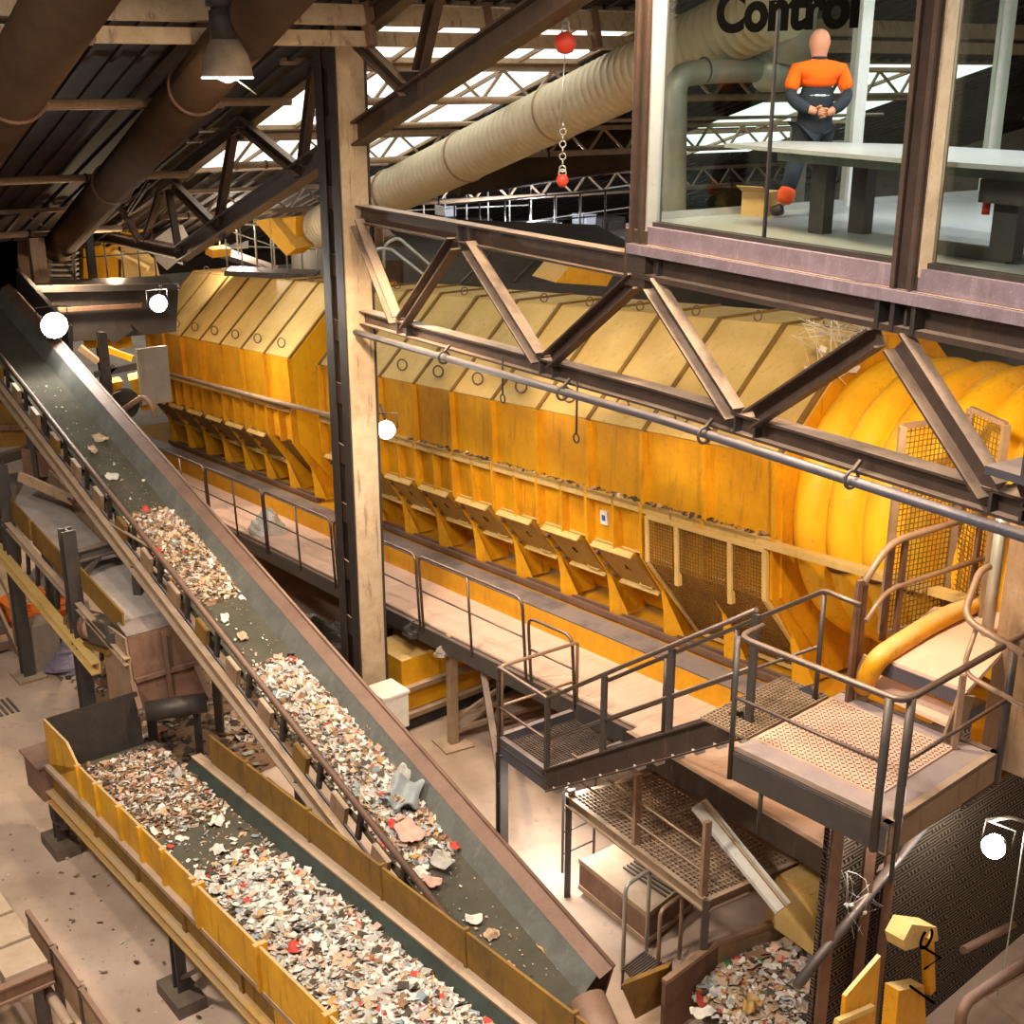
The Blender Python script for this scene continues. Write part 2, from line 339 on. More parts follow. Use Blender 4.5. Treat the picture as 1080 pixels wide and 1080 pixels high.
FH = housing('drum_housing', 'yellow panelled housing over the drum, the farther section left of the lattice column', 10.15, 7, 1.2, False)
# rust and dirt lying on the ledge is left to the ledge's own material
marks = 'ABCDEFGH'; HATCH = mat('hatch_shaded_yellow', (.42, .23, .03), (.3, .16, .03), 2, .5, .55, 0, .8, .15, (.1, .06, .02), .3)  # shadow on the slanted hatches is mixed into this darker yellow
def letters(txt, size, F, ori, xdir, ydir, name, m, parent, off=.0, ext=.002):
    cu = bpy.data.curves.new(name, 'FONT'); cu.body = txt; cu.size = size; cu.extrude = ext; cu.offset = off
    to = bpy.data.objects.new(name, cu); COL.objects.link(to); bpy.context.view_layer.update()
    me = bpy.data.meshes.new_from_object(to.evaluated_get(bpy.context.evaluated_depsgraph_get())); bpy.data.objects.remove(to)
    x, y = V(xdir).normalized(), V(ydir).normalized(); z = x.cross(y); M = Matrix((x, y, z)).transposed().to_4x4(); M.translation = ori
    o = bpy.data.objects.new(name, me); COL.objects.link(o); o.parent = parent
    me.transform((wm(parent).inverted() if parent else Matrix()) @ M); me.materials.clear(); me.materials.append(m); return o
def hatch(h, a, b, ch, m):
    f0, f1, f2 = -.03, .5, .95; o = -.13
    sd = (V(D.g(0, *slant(1)))-V(D.g(0, *slant(0)))).normalized(); nm = D.a.cross(sd).normalized()
    if nm.dot(-D.t) < 0: nm = -nm
    P = lambda s, f, e=0: D.g(s, *slant(f))+nm*(.06+e)
    mb = MB(); mb.sheet([P(a+.2, f0), P(b-.1, f0), P(b-.1, f1), P(a+.2, f1)], .07); d = mb.build('hatch_door', m, h)
    mb = MB(); mb.bar(P(a+.2, f0, .05), P(b-.12, f0, .05), .1, .025, sd); mb.build('door_lip', YELR, d)
    mb = MB(); mb.bar(P(a+.2, f1, .05), P(b-.15, f1, .05), .11, .025, sd); mb.build('door_lip', YELR, d)
    mb = MB()
    for f in (.12, .3, .45):
        mb = MB(); mb.bar(P(b-.09, f, .03), P(b-.02, f, .03), .08, .06, sd); mb.build('hinge', RUST, d)
    mb = MB(); mb.tube([P(a+.3, .44, .04), P(a+.3, .44, .07), P(a+.55, .44, .07), P(a+.55, .44, .04)], .012, 6); mb.build('handle', YELR, d)
    mb = MB(); mb.sheet([P(a+.1, f1+.03, -.03), P(a+.45, f1+.03, -.03), P(a+.45, f2, -.03), P(a+.1, f2, -.03)], .04); mb.build('chute_flap', m, h)
    if ch:
        letters(ch, .17, D, P(a+.68, .27, .038), D.d(-1, 0, 0), -sd, 'letter', BLACK, d)
for k in range(2, 10): hatch(NH, -3.2+k*1.2, -2.0+k*1.2, marks[k-2], HATCH)
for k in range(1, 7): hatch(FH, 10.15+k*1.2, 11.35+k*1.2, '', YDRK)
# wire-mesh inspection guard on the first two bays, and the two plates on the far section's first bay
mb = MB(); t0, w0 = slant(0); t1, w1 = slant(1.0)
kink = [(tv-.14, WL-.12), (tv-.14, WB), (t1-.22, w1)]
g0 = MB()
for (ta, wa), (tb, wb_) in zip(kink, kink[1:]):
    for s in (-3.15, -1.0): g0.bar(D.g(s, ta, wa), D.g(s, tb, wb_), .07, .05, D.t)
for ta, wa in (kink[0], kink[2]): g0.bar(D.g(-3.15, ta, wa), D.g(-1.0, ta, wa), .06, .06)
gd = g0.build('mesh_guard', YELR, NH)
g0 = MB()
for (ta, wa), (tb, wb_), nv in zip(kink, kink[1:], (14, 24)): mesh_wires(g0, D.g(-3.15, ta, wa), D.d(2.15, 0, 0), D.g(0, tb, wb_)-D.g(0, ta, wa), 44, nv, .0045)
g0.build('wire_mesh', YDRK, gd)
mb = MB(); mb.box(D, -1.62, -1.55, tv-.17, tv-.1, WB-.2, WL-.15); mb.build('guard_stay', YELR, gd); mb = MB(); mb.box(D, -2.6, -2.53, tv-.17, tv-.1, WB-.2, WL-.15); mb.build('guard_stay', YELR, gd)
mb = MB(); mb.box(D, .06, .22, tv+.02, tv+.05, 1.98, 2.18); st = mb.build('sticker', WHITE, NH); st['label'] = 'small white square sticker'
mb = MB(); mb.box(D, .1, .18, tv+.017, tv+.02, 2.04, 2.12); mb.build('sticker_symbol', mat('blue_ink', (.05, .09, .35)), st)
# long tan service rail along the housing of the far part, and the yellow rail stub at the near end
mb = MB(); mb.tube([D.g(7.9, tv-.28, 2.62), D.g(18.8, tv-.28, 2.55)], .05, 8)
sr = tag(mb.build('service_pipe', TAN), 'tan service pipe running along the far section of the yellow housing', 'pipe')
mb = MB()
for s in (9.6, 12.5, 15.2, 18.0): mb.bar(D.g(s, tv-.28, 2.6), D.g(s, tv+.03, 2.5), .05, .05)
mb.build('pipe_bracket', TAN, sr)
mb = MB(); mb.box(D, -6.0, -3.0, tv-.16, tv-.02, WL-.1, WL-.02); tag(mb.build('yellow_rail_beam', YELR), 'short dusty yellow beam running on from the housing ledge in front of the ribbed drum', 'beam')

# ================================================================== THE DRUM
DC_T, DC_W, DR = 3.47, 2.67, 1.8
dr = thing('rotary_drum', 'big yellow ribbed rotary drum shell coming out of the right end of the housing', 'drum', D.g(-6, DC_T, 0))
prof = [(-8.4, DR-.12)]
s = -8.4
while s < -3.5:
    for f, dd in ((.02, -.17), (.06, -.1), (.16, -.03), (.32, .04), (.5, .065), (.68, .04), (.84, -.03), (.94, -.1), (.98, -.17)): prof.append((s+f*.52, DR-.04+dd))
    s += .52
prof.append((-3.3, DR-.1))
mb = MB(); mb.lathe(D.g(0, DC_T, DC_W), D.a, prof, 96); mb.build('shell', DRUM, dr)
mb = MB(); mb.lathe(D.g(0, DC_T, DC_W), D.a, [(-3.56, DR-.2), (-3.56, DR+.05), (-3.46, DR+.05), (-3.46, DR-.2)], 96); mb.build('seal_ring', YELR, dr); mb = MB(); mb.lathe(D.g(0, DC_T, DC_W), D.a, [(-3.44, DR-.3), (-3.44, DR-.02), (-3.28, DR-.02), (-3.28, DR-.3)], 96); mb.build('dark_gap_ring', DARK, dr)  # dark ring painted in for the shaded gap by the end plate
for ang in (194,):
  mb = MB()
  for sg in range(9):
    a = -8.4+sg*.52
    mb.tube([D.g(a+f*.52, DC_T+(DR-.2+.25*math.sin(math.pi*f)**.6)*math.cos(rad(ang)), DC_W+(DR-.2+.25*math.sin(math.pi*f)**.6)*math.sin(rad(ang))) for f in (0, .15, .35, .5, .65, .85, 1)], .022, 6)
  mb.build('joint_seam', RUST, dr)

# ================================================================== WALKWAY AND KERB
mb = MB(); mb.box(D, -5.6, 22, 1.3, 1.42, -.3, .43); mb.box(D, -5.6, 22, 1.42, 5.2, -.3, .40); kb = mb.build('concrete_kerb', KERB); tag(kb, 'low yellow painted kerb wall between the walkway and the drum housing', 'kerb')
mb = MB(); mb.box(D, -5.6, 22, 1.3, 1.72, .43, .45); mb.build('kerb_capping', STEELB, kb)
mb = MB()
for t in (1.8, 1.93): mb.box(D, -3.4, 8.9, t, t+.05, .44, .53); mb.box(D, 10.0, 18.7, t, t+.05, .44, .53)
mb.build('base_rail', RUST, kb)
wk = thing('walkway', 'long dusty walkway deck running beside the yellow drum housing', 'walkway', D.g(5, .6, 0))
mb = MB()
for k in range(23): mb.box(D, -5.9+k*1.2, -4.7+k*1.2-.006, .16, 1.3, .05, .1)
mb.hexa([D.g(-6.2, -.36, .04), D.g(-2.2, -.04, .04), D.g(-2.2, .17, .04), D.g(-6.2, .17, .04), D.g(-6.2, -.36, .098), D.g(-2.2, -.04, .098), D.g(-2.2, .17, .098), D.g(-6.2, .17, .098)]); mb.build('deck', DECK, wk); mb = MB(); mb.channel(D.g(-6.2, -.37, -.05), D.g(-2.2, -.05, -.05), .07, .3, .02, 1); mb.build('stringer', STEEL, wk)
mb = MB(); mb.box(D, -2.2, 22, .015, .16, .02, .07); mb.build('edge_gap', DARK, wk)
mb = MB(); mb.channel(D.g(-2.2, .0, -.02), D.g(22, .0, -.02), .07, .26, .02, 1); mb.build('stringer', CHAR, wk)
mb = MB(); mb.channel(D.g(-5.9, 1.2, -.1), D.g(22, 1.2, -.1), .07, .3, .02, -1); mb.build('stringer', CHAR, wk)
mb = MB()
for k in range(20): mb.box(D, -5.8+k*1.4, -5.72+k*1.4, .02, 1.2, -.15, .0)
mb.build('cross_beam', CHAR, wk)
def loop_rail(F, a, b, t, w0, h, label, group, mids=1, m=RAIL, cat='handrail', r=.022, mid_h=.55):
    P = lambda s, w: F.g(s, t, w)
    o = thing('handrail', label, cat, P((a+b)/2, w0), group)
    mb = MB(); mb.tube(bend([P(a, w0), P(a, w0+h), P(b, w0+h), P(b, w0)], .16), r, 8); mb.build('rail_loop', m, o)
    mb = MB(); mb.tube([P(a, w0+h*mid_h), P(b, w0+h*mid_h)], r*.7, 6); mb.build('middle_rail', m, o)
    for k in range(mids):
        s = a+(b-a)*(k+1)/(mids+1); mb = MB(); mb.tube([P(s, w0), P(s, w0+h)], r*.9, 8); mb.build('post', m, o)
    return o
for i, (a, b, md) in enumerate(((-1.1, -.12, 0), (0, 2.75, 1), (2.85, 5.6, 1), (5.72, 8.5, 1), (8.58, 11.4, 1), (11.5, 14.3, 1))):
    loop_rail(D, a, b, .0, .02, 1.26 if i else 1.02, ['short handrail loop at the near end of the walkway beside the ramp', 'walkway handrail loop nearest the ramp, first long one', 'walkway handrail loop just right of the lattice column', 'walkway handrail loop just left of the lattice column',
        'second walkway handrail loop left of the lattice column', 'farthest walkway handrail loop, half hidden by the inclined conveyor'][i], 'walkway handrail loops', md)
# ================================================================== INCLINED CONVEYOR
c1 = thing('inclined_conveyor', 'long inclined belt conveyor with brown rim rising to the floodlight at upper left', 'conveyor', C1.g(6, .5, -1))
mb = MB(); N = 60
prof = [(.02, -.2), (.1, -.29), (.3, -.31), (.6, -.31), (.86, -.27)]
for a, b in zip(prof, prof[1:]): mb.poly([C1.g(-.9, a[0], a[1]), C1.g(17.5, a[0], a[1]), C1.g(17.5, b[0], b[1]), C1.g(-.9, b[0], b[1])])
mb.box(C1, -.9, 17.5, .05, .84, -.36, -.33); mb.build('belt', BELT, c1)
mb = MB(); mb.sheet([C1.g(-.9, .82, -.28), C1.g(17.5, .82, -.28), C1.g(17.5, .97, -.02), C1.g(-.9, .97, -.02)], .015); mb.build('skirt', SKIRT, c1)
mb = MB(); mb.sheet([C1.g(-.95, .96, -.03), C1.g(17.5, .96, -.03), C1.g(17.5, 1.13, .05), C1.g(-.95, 1.13, .05)], .02)
mb.box(C1, -.95, 17.5, 1.11, 1.135, -.62, .06); mb.build('rim', RIM, c1)
mb = MB(); mb.tube([C1.g(-.95, 1.13, .06), C1.g(17.5, 1.13, .06)], .025, 6); mb.build('rim_lip', RUST, c1)
mb = MB(); mb.tube([C1.g(.1, 0, 0), C1.g(17.5, 0, 0)], .042, 10); mb.build('side_rail', RIM, c1)
mb = MB(); mb.channel(C1.g(-.9, -.05, -.56), C1.g(17.5, -.05, -.56), .09, .24, .02, -1, C1.w); mb.build('stringer', TAN, c1)
mb = MB(); mb.box(C1, -.9, 17.5, -.03, .0, -.5, -.44); mb.build('flat_bar', STEELB, c1)
for k in range(19):
    s = .3+k*.92; mb = MB(); mb.box(C1, s, s+.07, -.02, .03, -.45, 0); mb.build('post', DARK, c1)
    mb = MB(); mb.box(C1, s+.3, s+.62, -.04, .02, -.47, -.2); mb.build('idler_bracket', TAN if k % 3 else YDRK, c1)
    mb = MB(); mb.cyl(C1.g(s+.46, .02, -.4), C1.g(s+.46, 1.0, -.4), .05, 10); mb.build('idler', DARK, c1)
for s in (3.5, 8.5, 13):
    for t in (-.02, 1.08):
        p = C1.g(s, t, -.65); mb = MB(); mb.bar((p.x, p.y, 0), p, .12, .12); mb.build('leg', CHAR, c1)
mb = MB(); mb.cyl(C1.g(-1.0, .06, -.45), C1.g(-1.0, 1.0, -.45), .17, 20); mb.build('tail_pulley', RUST, c1)
mb = MB(); q = C1.hit(640, 1066, 2, -.1); a = C1.g(-1.05, .72, -.1)
mb.tube([a, a+V((.1, -.25, -.1)), a+V((.32, -.9, -.3))], [.2, .2, .19], 20); mb.build('tail_cover', RUST, c1)

# ================================================================== YELLOW CONVEYOR
c2 = thing('yellow_conveyor', 'yellow sided flat conveyor in the foreground on steel legs', 'conveyor', C2.g(0, .7, 0))
edges = [3.75, 2.55, 1.95, 1.22, .6, -.02, -.78, -1.0, -2.35, -3.65, -5.2, -6.8]
for i, (a, b) in enumerate(zip(edges, edges[1:])):
    if i == 0:
        mb = MB(); mb.prism([C2.g(a, -.0, 1.3), C2.g(a, 0, 2.15), C2.g(b+.35, 0, 2.13), C2.g(b, 0, 1.9), C2.g(b, 0, 1.5), C2.g(a, 0, 1.5)], C2.t*-.03)
    else:
        o = .06 if i >= 7 else 0; z = .06 if i >= 7 else 0
        mb = MB(); mb.box(C2, b+.02, a-.02, -.03-o, -o, 1.5, 1.93+z)
    mb.build('side_panel', YCON, c2)
    if i >= 1:
        mb = MB(); o = .06 if i >= 7 else 0; mb.box(C2, a-.03, a+.03, -.07-o, .0, 1.5, 1.95+(.06 if i >= 7 else 0)); mb.build('panel_rib', YCON, c2)
mb = MB(); mb.box(C2, -7, 3.75, -.1, .02, 1.44, 1.5); mb.build('shelf_bar', TAN, c2)
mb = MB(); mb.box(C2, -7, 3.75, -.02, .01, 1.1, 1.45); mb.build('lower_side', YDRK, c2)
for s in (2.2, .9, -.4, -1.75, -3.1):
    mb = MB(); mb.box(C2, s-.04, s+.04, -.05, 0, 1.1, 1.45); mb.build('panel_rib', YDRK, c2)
mb = MB(); mb.box(C2, -3.6, -2.5, -.06, -.02, 1.12, 1.44); mb.box(C2, -5.0, -3.7, -.06, -.02, 1.12, 1.44); mb.build('access_cover', YCON, c2)
mb = MB(); mb.channel(C2.g(-7, 0, 1.02), C2.g(3.8, 0, 1.02), .12, .17, .025, -1, C2.w); mb.build('frame_beam', YCON, c2)
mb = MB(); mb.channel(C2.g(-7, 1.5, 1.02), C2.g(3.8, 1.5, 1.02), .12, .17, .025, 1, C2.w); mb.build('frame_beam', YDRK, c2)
mb = MB(); mb.box(C2, -7, 3.72, .0, 1.42, 1.33, 1.36); mb.build('belt', BELT, c2)
mb = MB(); mb.sheet([C2.g(-7, 1.36, 1.36), C2.g(2.6, 1.36, 1.36), C2.g(2.6, 1.47, 1.5), C2.g(-7, 1.47, 1.5)], .02)
mb.sheet([C2.g(-7, .16, 1.36), C2.g(3.7, .16, 1.36), C2.g(3.7, .02, 1.55), C2.g(-7, .02, 1.55)], .02); mb.build('skirt', mat('skirt_green_black', (.045, .06, .055), (.03, .036, .034), 3, .5, .5), c2)
mb = MB(); mb.box(C2, -7, 2.6, 1.46, 1.6, 1.5, 1.53); mb.build('shelf_bar', TAN, c2)
e2 = [2.25, 1.2, -.35, -1.9, -3.4, -5.0, -6.8]
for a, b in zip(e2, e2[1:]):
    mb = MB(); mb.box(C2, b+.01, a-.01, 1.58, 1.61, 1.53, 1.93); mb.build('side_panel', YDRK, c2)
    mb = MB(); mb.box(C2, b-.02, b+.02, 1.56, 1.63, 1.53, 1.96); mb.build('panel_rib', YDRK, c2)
mb = MB(); mb.box(C2, 3.72, 3.75, 0, 1.25, 1.0, 2.15); mb.build('end_panel', DARK, c2)
mb = MB(); mb.box(C2, 3.8, 4.45, -.16, .25, .95, 1.45); mb.box(C2, 3.76, 4.5, -.2, .28, 1.45, 1.48); mb.build('drive_box', RUST, c2)
mb = MB(); mb.tube(bend([C2.g(3.9, -.05, .95), C2.g(3.9, -.05, .6), C2.g(3.3, -.05, .75)]), .035, 8); mb.build('drive_hose', DARK, c2)
for s in (3.85, 0, -4.2):
    for t in (.0, 1.5):
        p = C2.g(s, t, 1.0); mb = MB(); mb.ibeam((p.x, p.y, .15), p, .12, .14, .02, .02, C2.a); lg = mb.build('leg', CHAR, c2)
        mb = MB(); mb.box(C2, s-.34, s+.34, t-.2, t+.2, -.07-.056*s if False else -.07, .14); 
        F0 = Fr((p.x, p.y, 0), 38.5); mb = MB(); mb.box(F0, -.3, .3, -.17, .17, 0, .16); mb.build('footing', mat('dirty_footing', (.16, .12, .09), (.09, .07, .055), 4, .6, .8, 0, 0, .2), lg)
    p = C2.g(s, 0, .9); q = C2.g(s-.9, 0, .95); mb = MB(); mb.bar((p.x, p.y, .3), q, .05, .05); mb.build('brace', CHAR, c2)
# chute and roller dropping onto the yellow conveyor
ch = thing('discharge_chute', 'rusty brown discharge chute box dropping onto the tail of the yellow conveyor', 'chute', C2.g(4.1, 2.0, 0))
mb = MB(); P = lambda s, t, w: C2.g(s, t, w)
mb.sheet([P(4.15, 1.4, 1.5), P(4.15, 2.35, 1.5), P(4.25, 2.35, 2.75), P(4.25, 1.4, 2.75)], .03); mb.build('front_plate', RUST, ch)
mb = MB(); mb.sheet([P(4.15, 1.38, 1.5), P(5.2, 1.38, 1.5), P(5.2, 1.38, 2.75), P(4.25, 1.38, 2.75)], .03); mb.build('side_plate', TAN, ch)
mb = MB(); mb.sheet([P(4.15, 2.35, 1.5), P(5.2, 2.35, 1.5), P(5.2, 2.35, 2.75), P(4.25, 2.35, 2.75)], .03); mb.build('side_plate', RUST, ch)
mb = MB(); mb.sheet([P(4.25, 1.4, 2.75), P(4.25, 2.35, 2.75), P(4.6, 2.35, 2.86), P(4.6, 1.4, 2.86)], .03); mb.build('lip_plate', STEELB, ch)
for k, (dt, dw) in enumerate(((.1, 2.4), (.5, 2.4), (.1, 1.9), (.5, 1.9))):
    pass
mb = MB(); mb.box(C2, 4.11, 4.16, 1.4, 2.35, 2.1, 2.16); mb.box(C2, 4.09, 4.14, 1.84, 1.9, 1.5, 2.75); mb.build('stiffener', RUST, ch)
for t in (1.38, 2.35):
    p = P(4.4, t, 1.5); mb = MB(); mb.bar((p.x, p.y, 0), p, .09, .09); mb.build('leg', DARK, ch)
rl = thing('return_roller', 'black belt roller hanging over the tail of the yellow conveyor', 'roller', P(3.3, 1.4, 1.6))
mb = MB(); mb.cyl(P(3.35, 1.2, 2.0), P(3.05, 1.95, 2.0), .14, 20); mb.build('drum', DARK, rl)
mb = MB(); mb.cyl(P(3.38, 1.12, 2.0), P(3.02, 2.03, 2.0), .03, 8); mb.build('shaft', CHAIN, rl)
mb = MB(); mb.bar(P(3.37, 1.14, 2.0), P(4.2, 1.38, 2.05), .07, .12); mb.bar(P(3.03, 2.0, 2.0), P(4.2, 2.33, 2.05), .07, .12); mb.build('carrier_arm', RUST, rl)
# ================================================================== SCREENING CONVEYOR AT THE LEFT
G2 = Fr((-3.74, 11.8, 0), 38.5); M = Fr(G2.g(4.5, .6, 2.6), 38, -7)
fc = thing('feeder_conveyor', 'feeder conveyor with pale dusty belt under the inclined conveyor at left', 'conveyor', M.g(2.5, 1.2, -2))
mb = MB(); mb.box(M, .1, 6.2, .9, 1.62, -.05, 0); mb.build('belt', mat('dusty_belt', (.42, .38, .37), (.3, .25, .22), 3, .6, .8, 0, 0, .3, (.05, .04, .035)), fc)
mb = MB(); mb.box(M, .15, 2.1, .84, .87, -.1, .25); mb.box(M, 2.2, 3.9, .84, .87, -.28, .12); mb.box(M, 4.0, 6.2, .84, .87, -.28, .12); mb.build('side_panel', YDRK, fc)
mb = MB(); mb.box(M, -.1, 6.2, 1.66, 1.7, -.2, .3); mb.build('side_panel', TAN, fc)
mb = MB(); mb.channel(M.g(-.2, .8, -.34), M.g(6.4, .8, -.34), .1, .12, .02, -1, M.w); mb.build('upper_stringer', TAN, fc)
mb = MB(); mb.channel(M.g(.8, .72, -.95), M.g(6.4, .72, -.95), .14, .2, .02, -1, M.w); mb.build('lower_stringer', YELR, fc)
for k in range(12):
    mb = MB(); s = .9+k*.45; mb.bar(M.g(s, .8, -.36), M.g(s, .78, -.9), .05, .05); mb.build('spindle', DARK, fc)
mb = MB(); mb.box(M, -.1, .1, .88, 1.64, -.28, -.02); mb.build('belt_nose', DARK, fc)
def post(x, label, h, w=.2, m=CHAR, base=True, grp=None):
    o = thing('frame_post', label, 'post', (x.x, x.y, 0), grp); F0 = Fr((x.x, x.y, 0), 38.5)
    mb = MB(); mb.ibeam((x.x, x.y, .04), (x.x, x.y, h), w, w, .025, .02, F0.a); mb.build('column', m, o)
    if base: mb = MB(); mb.box(F0, -w*1.4, w*1.4, -w*1.2, w*1.2, 0, .05); mb.build('base_plate', TAN, o)
    return o
post(G2.g(9.45, 1.42, 0), 'dark steel post on a base plate at the far left edge', 3.9)
PB = G2.hit(80, 640, 1, 1.36); PT = G2.hit(72, 560, 1, 1.36)
post(G2.g(PB.x, 1.36, 0), 'dark steel post nearest the inclined conveyor, carrying a cross beam', PT.z, .2)
bm_ = thing('cross_beam', 'dark cross beam from the left post towards the inclined conveyor', 'beam', G2.g(8, 2.2, 2.8))
mb = MB(); ph = G2.hit(78, 592, 1, 1.36).z; mb.ibeam(G2.g(PB.x, 1.4, ph), G2.g(PB.x-.1, 2.75, ph+.1), .14, .18); mb.build('beam', CHAR, bm_)
mb = MB(); mb.bar(G2.g(PB.x, 1.42, ph-.4), G2.g(PB.x-.04, 1.8, ph-.05), .07, .07); mb.build('knee_brace', CHAR, bm_)
gm = thing('gear_motor', 'dirty tan gear motor bolted beside the left frame post', 'motor', G2.g(6.6, 1.5, 1.8))
a = G2.hit(80, 655, 1, 1.5); b_ = G2.hit(125, 668, 1, 1.5); A_ = G2.g(*a); B_ = G2.g(*b_)
mb = MB(); mb.cyl(A_, A_.lerp(B_, .55), .2, 18); mb.build('motor_body', TAN, gm)
mb = MB(); 
for k in range(6): mb.cyl(A_.lerp(B_, .05+.08*k), A_.lerp(B_, .08+.08*k), .225, 18)
mb.build('cooling_fin', RUST, gm)
mb = MB(); mb.bar(A_.lerp(B_, .55), B_, .36, .36); mb.cyl(B_, B_+V((0, -.25, 0)), .12, 14); mb.build('gearbox', CHAR, gm)
mb = MB(); mb.bar(A_+V((0, 0, -.25)), B_+V((0, 0, -.25)), .4, .06); p = B_+V((0, 0, -.3)); mb.bar((p.x, p.y, 0), p, .1, .1); mb.build('bracket', YDRK, gm)
mb = MB(); F3 = Fr(G2.g(9.6, 1.5, 0), 38.5)
cy = thing('curved_chute', 'curved orange-yellow chute behind the left frame posts', 'chute', G2.g(10, 2, 2.9))
mb = MB()
A = [G2.g(*G2.hit(px, py, 0, 9.8)) for px, py in ((22, 475), (50, 485), (78, 512))]; 
for i in range(10):
    f0, f1 = i/10, (i+1)/10
    q = lambda f: A[0]*(1-f)**2+A[1]*2*f*(1-f)+A[2]*f*f
    mb.sheet([q(f0), q(f1), q(f1)+G2.d(1.2, .5, -.35), q(f0)+G2.d(1.2, .5, -.35)], .02)
mb.build('curved_plate', YEL, cy)
mb = MB(); mb.sheet([A[0]+V((0, 0, .05)), A[2]+V((0, 0, .5)), A[2]-V((0, 0, .1)), A[1]-V((0, 0, .3)), A[0]-V((0, 0, .5))], .02); mb.build('cheek_plate', RUST, cy)
# upper cabin-like hoppers at the far left edge
hp = thing('wall_hopper', 'yellow-brown panelled hopper at the left edge above the feeder', 'hopper', G2.g(12, 1.6, 2.5))
q = [G2.g(*G2.hit(px, py, 0, 12)) for px, py in ((-40, 425), (25, 425), (32, 470), (-40, 475))]
mb = MB(); mb.prism(q, G2.a*1.6); mb.build('hopper_body', YDRK, hp)
mb = MB(); mb.bar(q[0]-G2.a*.05+V((0, 0, -.45)), q[1]-G2.a*.05+V((.1, 0, -.45)), .1, .1); mb.build('band', RUST, hp)
mb = MB(); mb.bar(G2.g(*G2.hit(-20, 490, 0, 9.5)), G2.g(*G2.hit(75, 462, 0, 10.5)), .16, .16); tag(mb.build('dark_beam', CHAR), 'dark beam crossing above the left frame post to the inclined conveyor', 'beam')
mb = MB(); mb.bar(G2.g(*G2.hit(20, 502, 0, 8.9)), G2.g(*G2.hit(78, 528, 0, 8.1)), .06, .16); tag(mb.build('rail_plate', TAN), 'tan rail plate between the two left frame posts', 'plate')
mb = MB(); mb.tube([G2.g(*G2.hit(72, 526, 0, 8)), C1.g(7.9, 0, 0)], .022, 6); tag(mb.build('brace_bar', TAN), 'thin tan tie bar from the left post to the conveyor side rail', 'bar')
mb = MB()
for k in range(5): mb.box(G2, 10.6+k*.28, 10.6+k*.28+.24, .7, 1.55, .18*k+.1, .18*k+.16)
stp = thing('access_steps', 'rusty steel access steps at the left edge', 'stairs', G2.g(10.6, 1.1, 0)); mb.build('tread', RUST, stp)
for t in (.68, 1.57):
    mb = MB(); mb.bar(G2.g(10.4, t, 0), G2.g(12.2, t, 1.1), .05, .2); mb.build('side_string', TAN, stp)
    mb = MB(); mb.tube(bend([G2.g(10.5, t, .1), G2.g(10.5, t, 1.1), G2.g(12.4, t, 2.1), G2.g(12.4, t, 1.2)]), .025, 6); mb.build('hand_bar', RAILT, stp)
# bags and sheets lying on the floor under the feeder
def crumple(c, r, h, seed, n=14, m=10, squash=(1, 1, 1)):
    R_ = random.Random(seed); mb = MB(); mb.smooth = False
    ph = [R_.uniform(0, 6.28) for _ in range(12)]
    b = 0
    for i in range(m+1):
        th = math.pi/2*(1-i/m)
        for k in range(n):
            a = 2*math.pi*k/n
            rr = 1+.22*math.sin(3*a+ph[0]+2*th)+.14*math.sin(5*a+ph[1]-3*th)+.1*R_.uniform(-1, 1)
            mb.v.append(V(c)+V((math.cos(a)*math.cos(th)*r*rr*squash[0], math.sin(a)*math.cos(th)*r*rr*squash[1], max(0, math.sin(th)*h*rr))))
    for i in range(m):
        for k in range(n): k2 = (k+1) % n; mb.face(i*n+k, i*n+k2, (i+1)*n+k2, (i+1)*n+k)
    return mb
def gp(px, py, z=0): f = W.hit(px, py, 2, z); return W.g(*f)
tag(crumple(gp(38, 648), .62, .55, 3).build('refuse_bag', mat('orange_bag', (.75, .2, .02), (.6, .14, .02), 5, .5, .6)), 'bright orange refuse bag on the floor under the feeder', 'bag')
tag(crumple(gp(52, 642), .6, .75, 4).build('tarpaulin', mat('grey_tarp', (.34, .34, .35), (.22, .22, .24), 4, .5, .5)), 'grey crumpled tarpaulin beside the orange bag', 'tarpaulin')
tag(crumple(gp(70, 690), .7, .3, 5, squash=(.8, 1.3, 1)).build('plastic_sheet', mat('violet_sheet', (.2, .18, .3), (.3, .27, .35), 3, .5, .5)), 'violet grey plastic sheet lying behind the frame post', 'sheet')
mb = MB(); p = gp(45, 705); F4 = Fr(p, 38.5); mb.box(F4, -.2, .3, -.3, .3, 0, .9); tag(mb.build('concrete_pier', mat('pier_concrete', (.3, .24, .2), (.2, .16, .13), 3, .5, .8)), 'square concrete pier under the feeder behind the left posts', 'pier')

# ================================================================== LEFT FOREGROUND
lf = thing('step_platform', 'low concrete-topped platform at the lower left corner', 'platform', G2.g(.9, -1.6, 0))
for k, (a, b, t0, t1) in enumerate(((1.5, 2.9, -3, -1.32), (.95, 1.47, -3, -1.3), (.42, .92, -1.75, -1.3), (.42, .92, -3, -1.8))):
    mb = MB(); mb.box(G2, a, b, t0, t1, .9, 1.0-(.02*k)); mb.build('slab', mat('slab_tan', (.42, .33, .25), (.3, .23, .17), 3, .6, .8, 0, 0, .2), lf)
mb = MB(); mb.ibeam(G2.g(.36, -3, .82), G2.g(.36, -1.28, .82), .1, .2); mb.build('edge_beam', RUST, lf)
for t in (-1.4, -2.4):
    mb = MB(); mb.bar(G2.g(.5, t, 0), G2.g(.5, t, .8), .12, .12); mb.build('leg', CHAR, lf)
    mb = MB(); mb.bar(G2.g(2.7, t, 0), G2.g(2.7, t, .9), .12, .12); mb.build('leg', CHAR, lf)
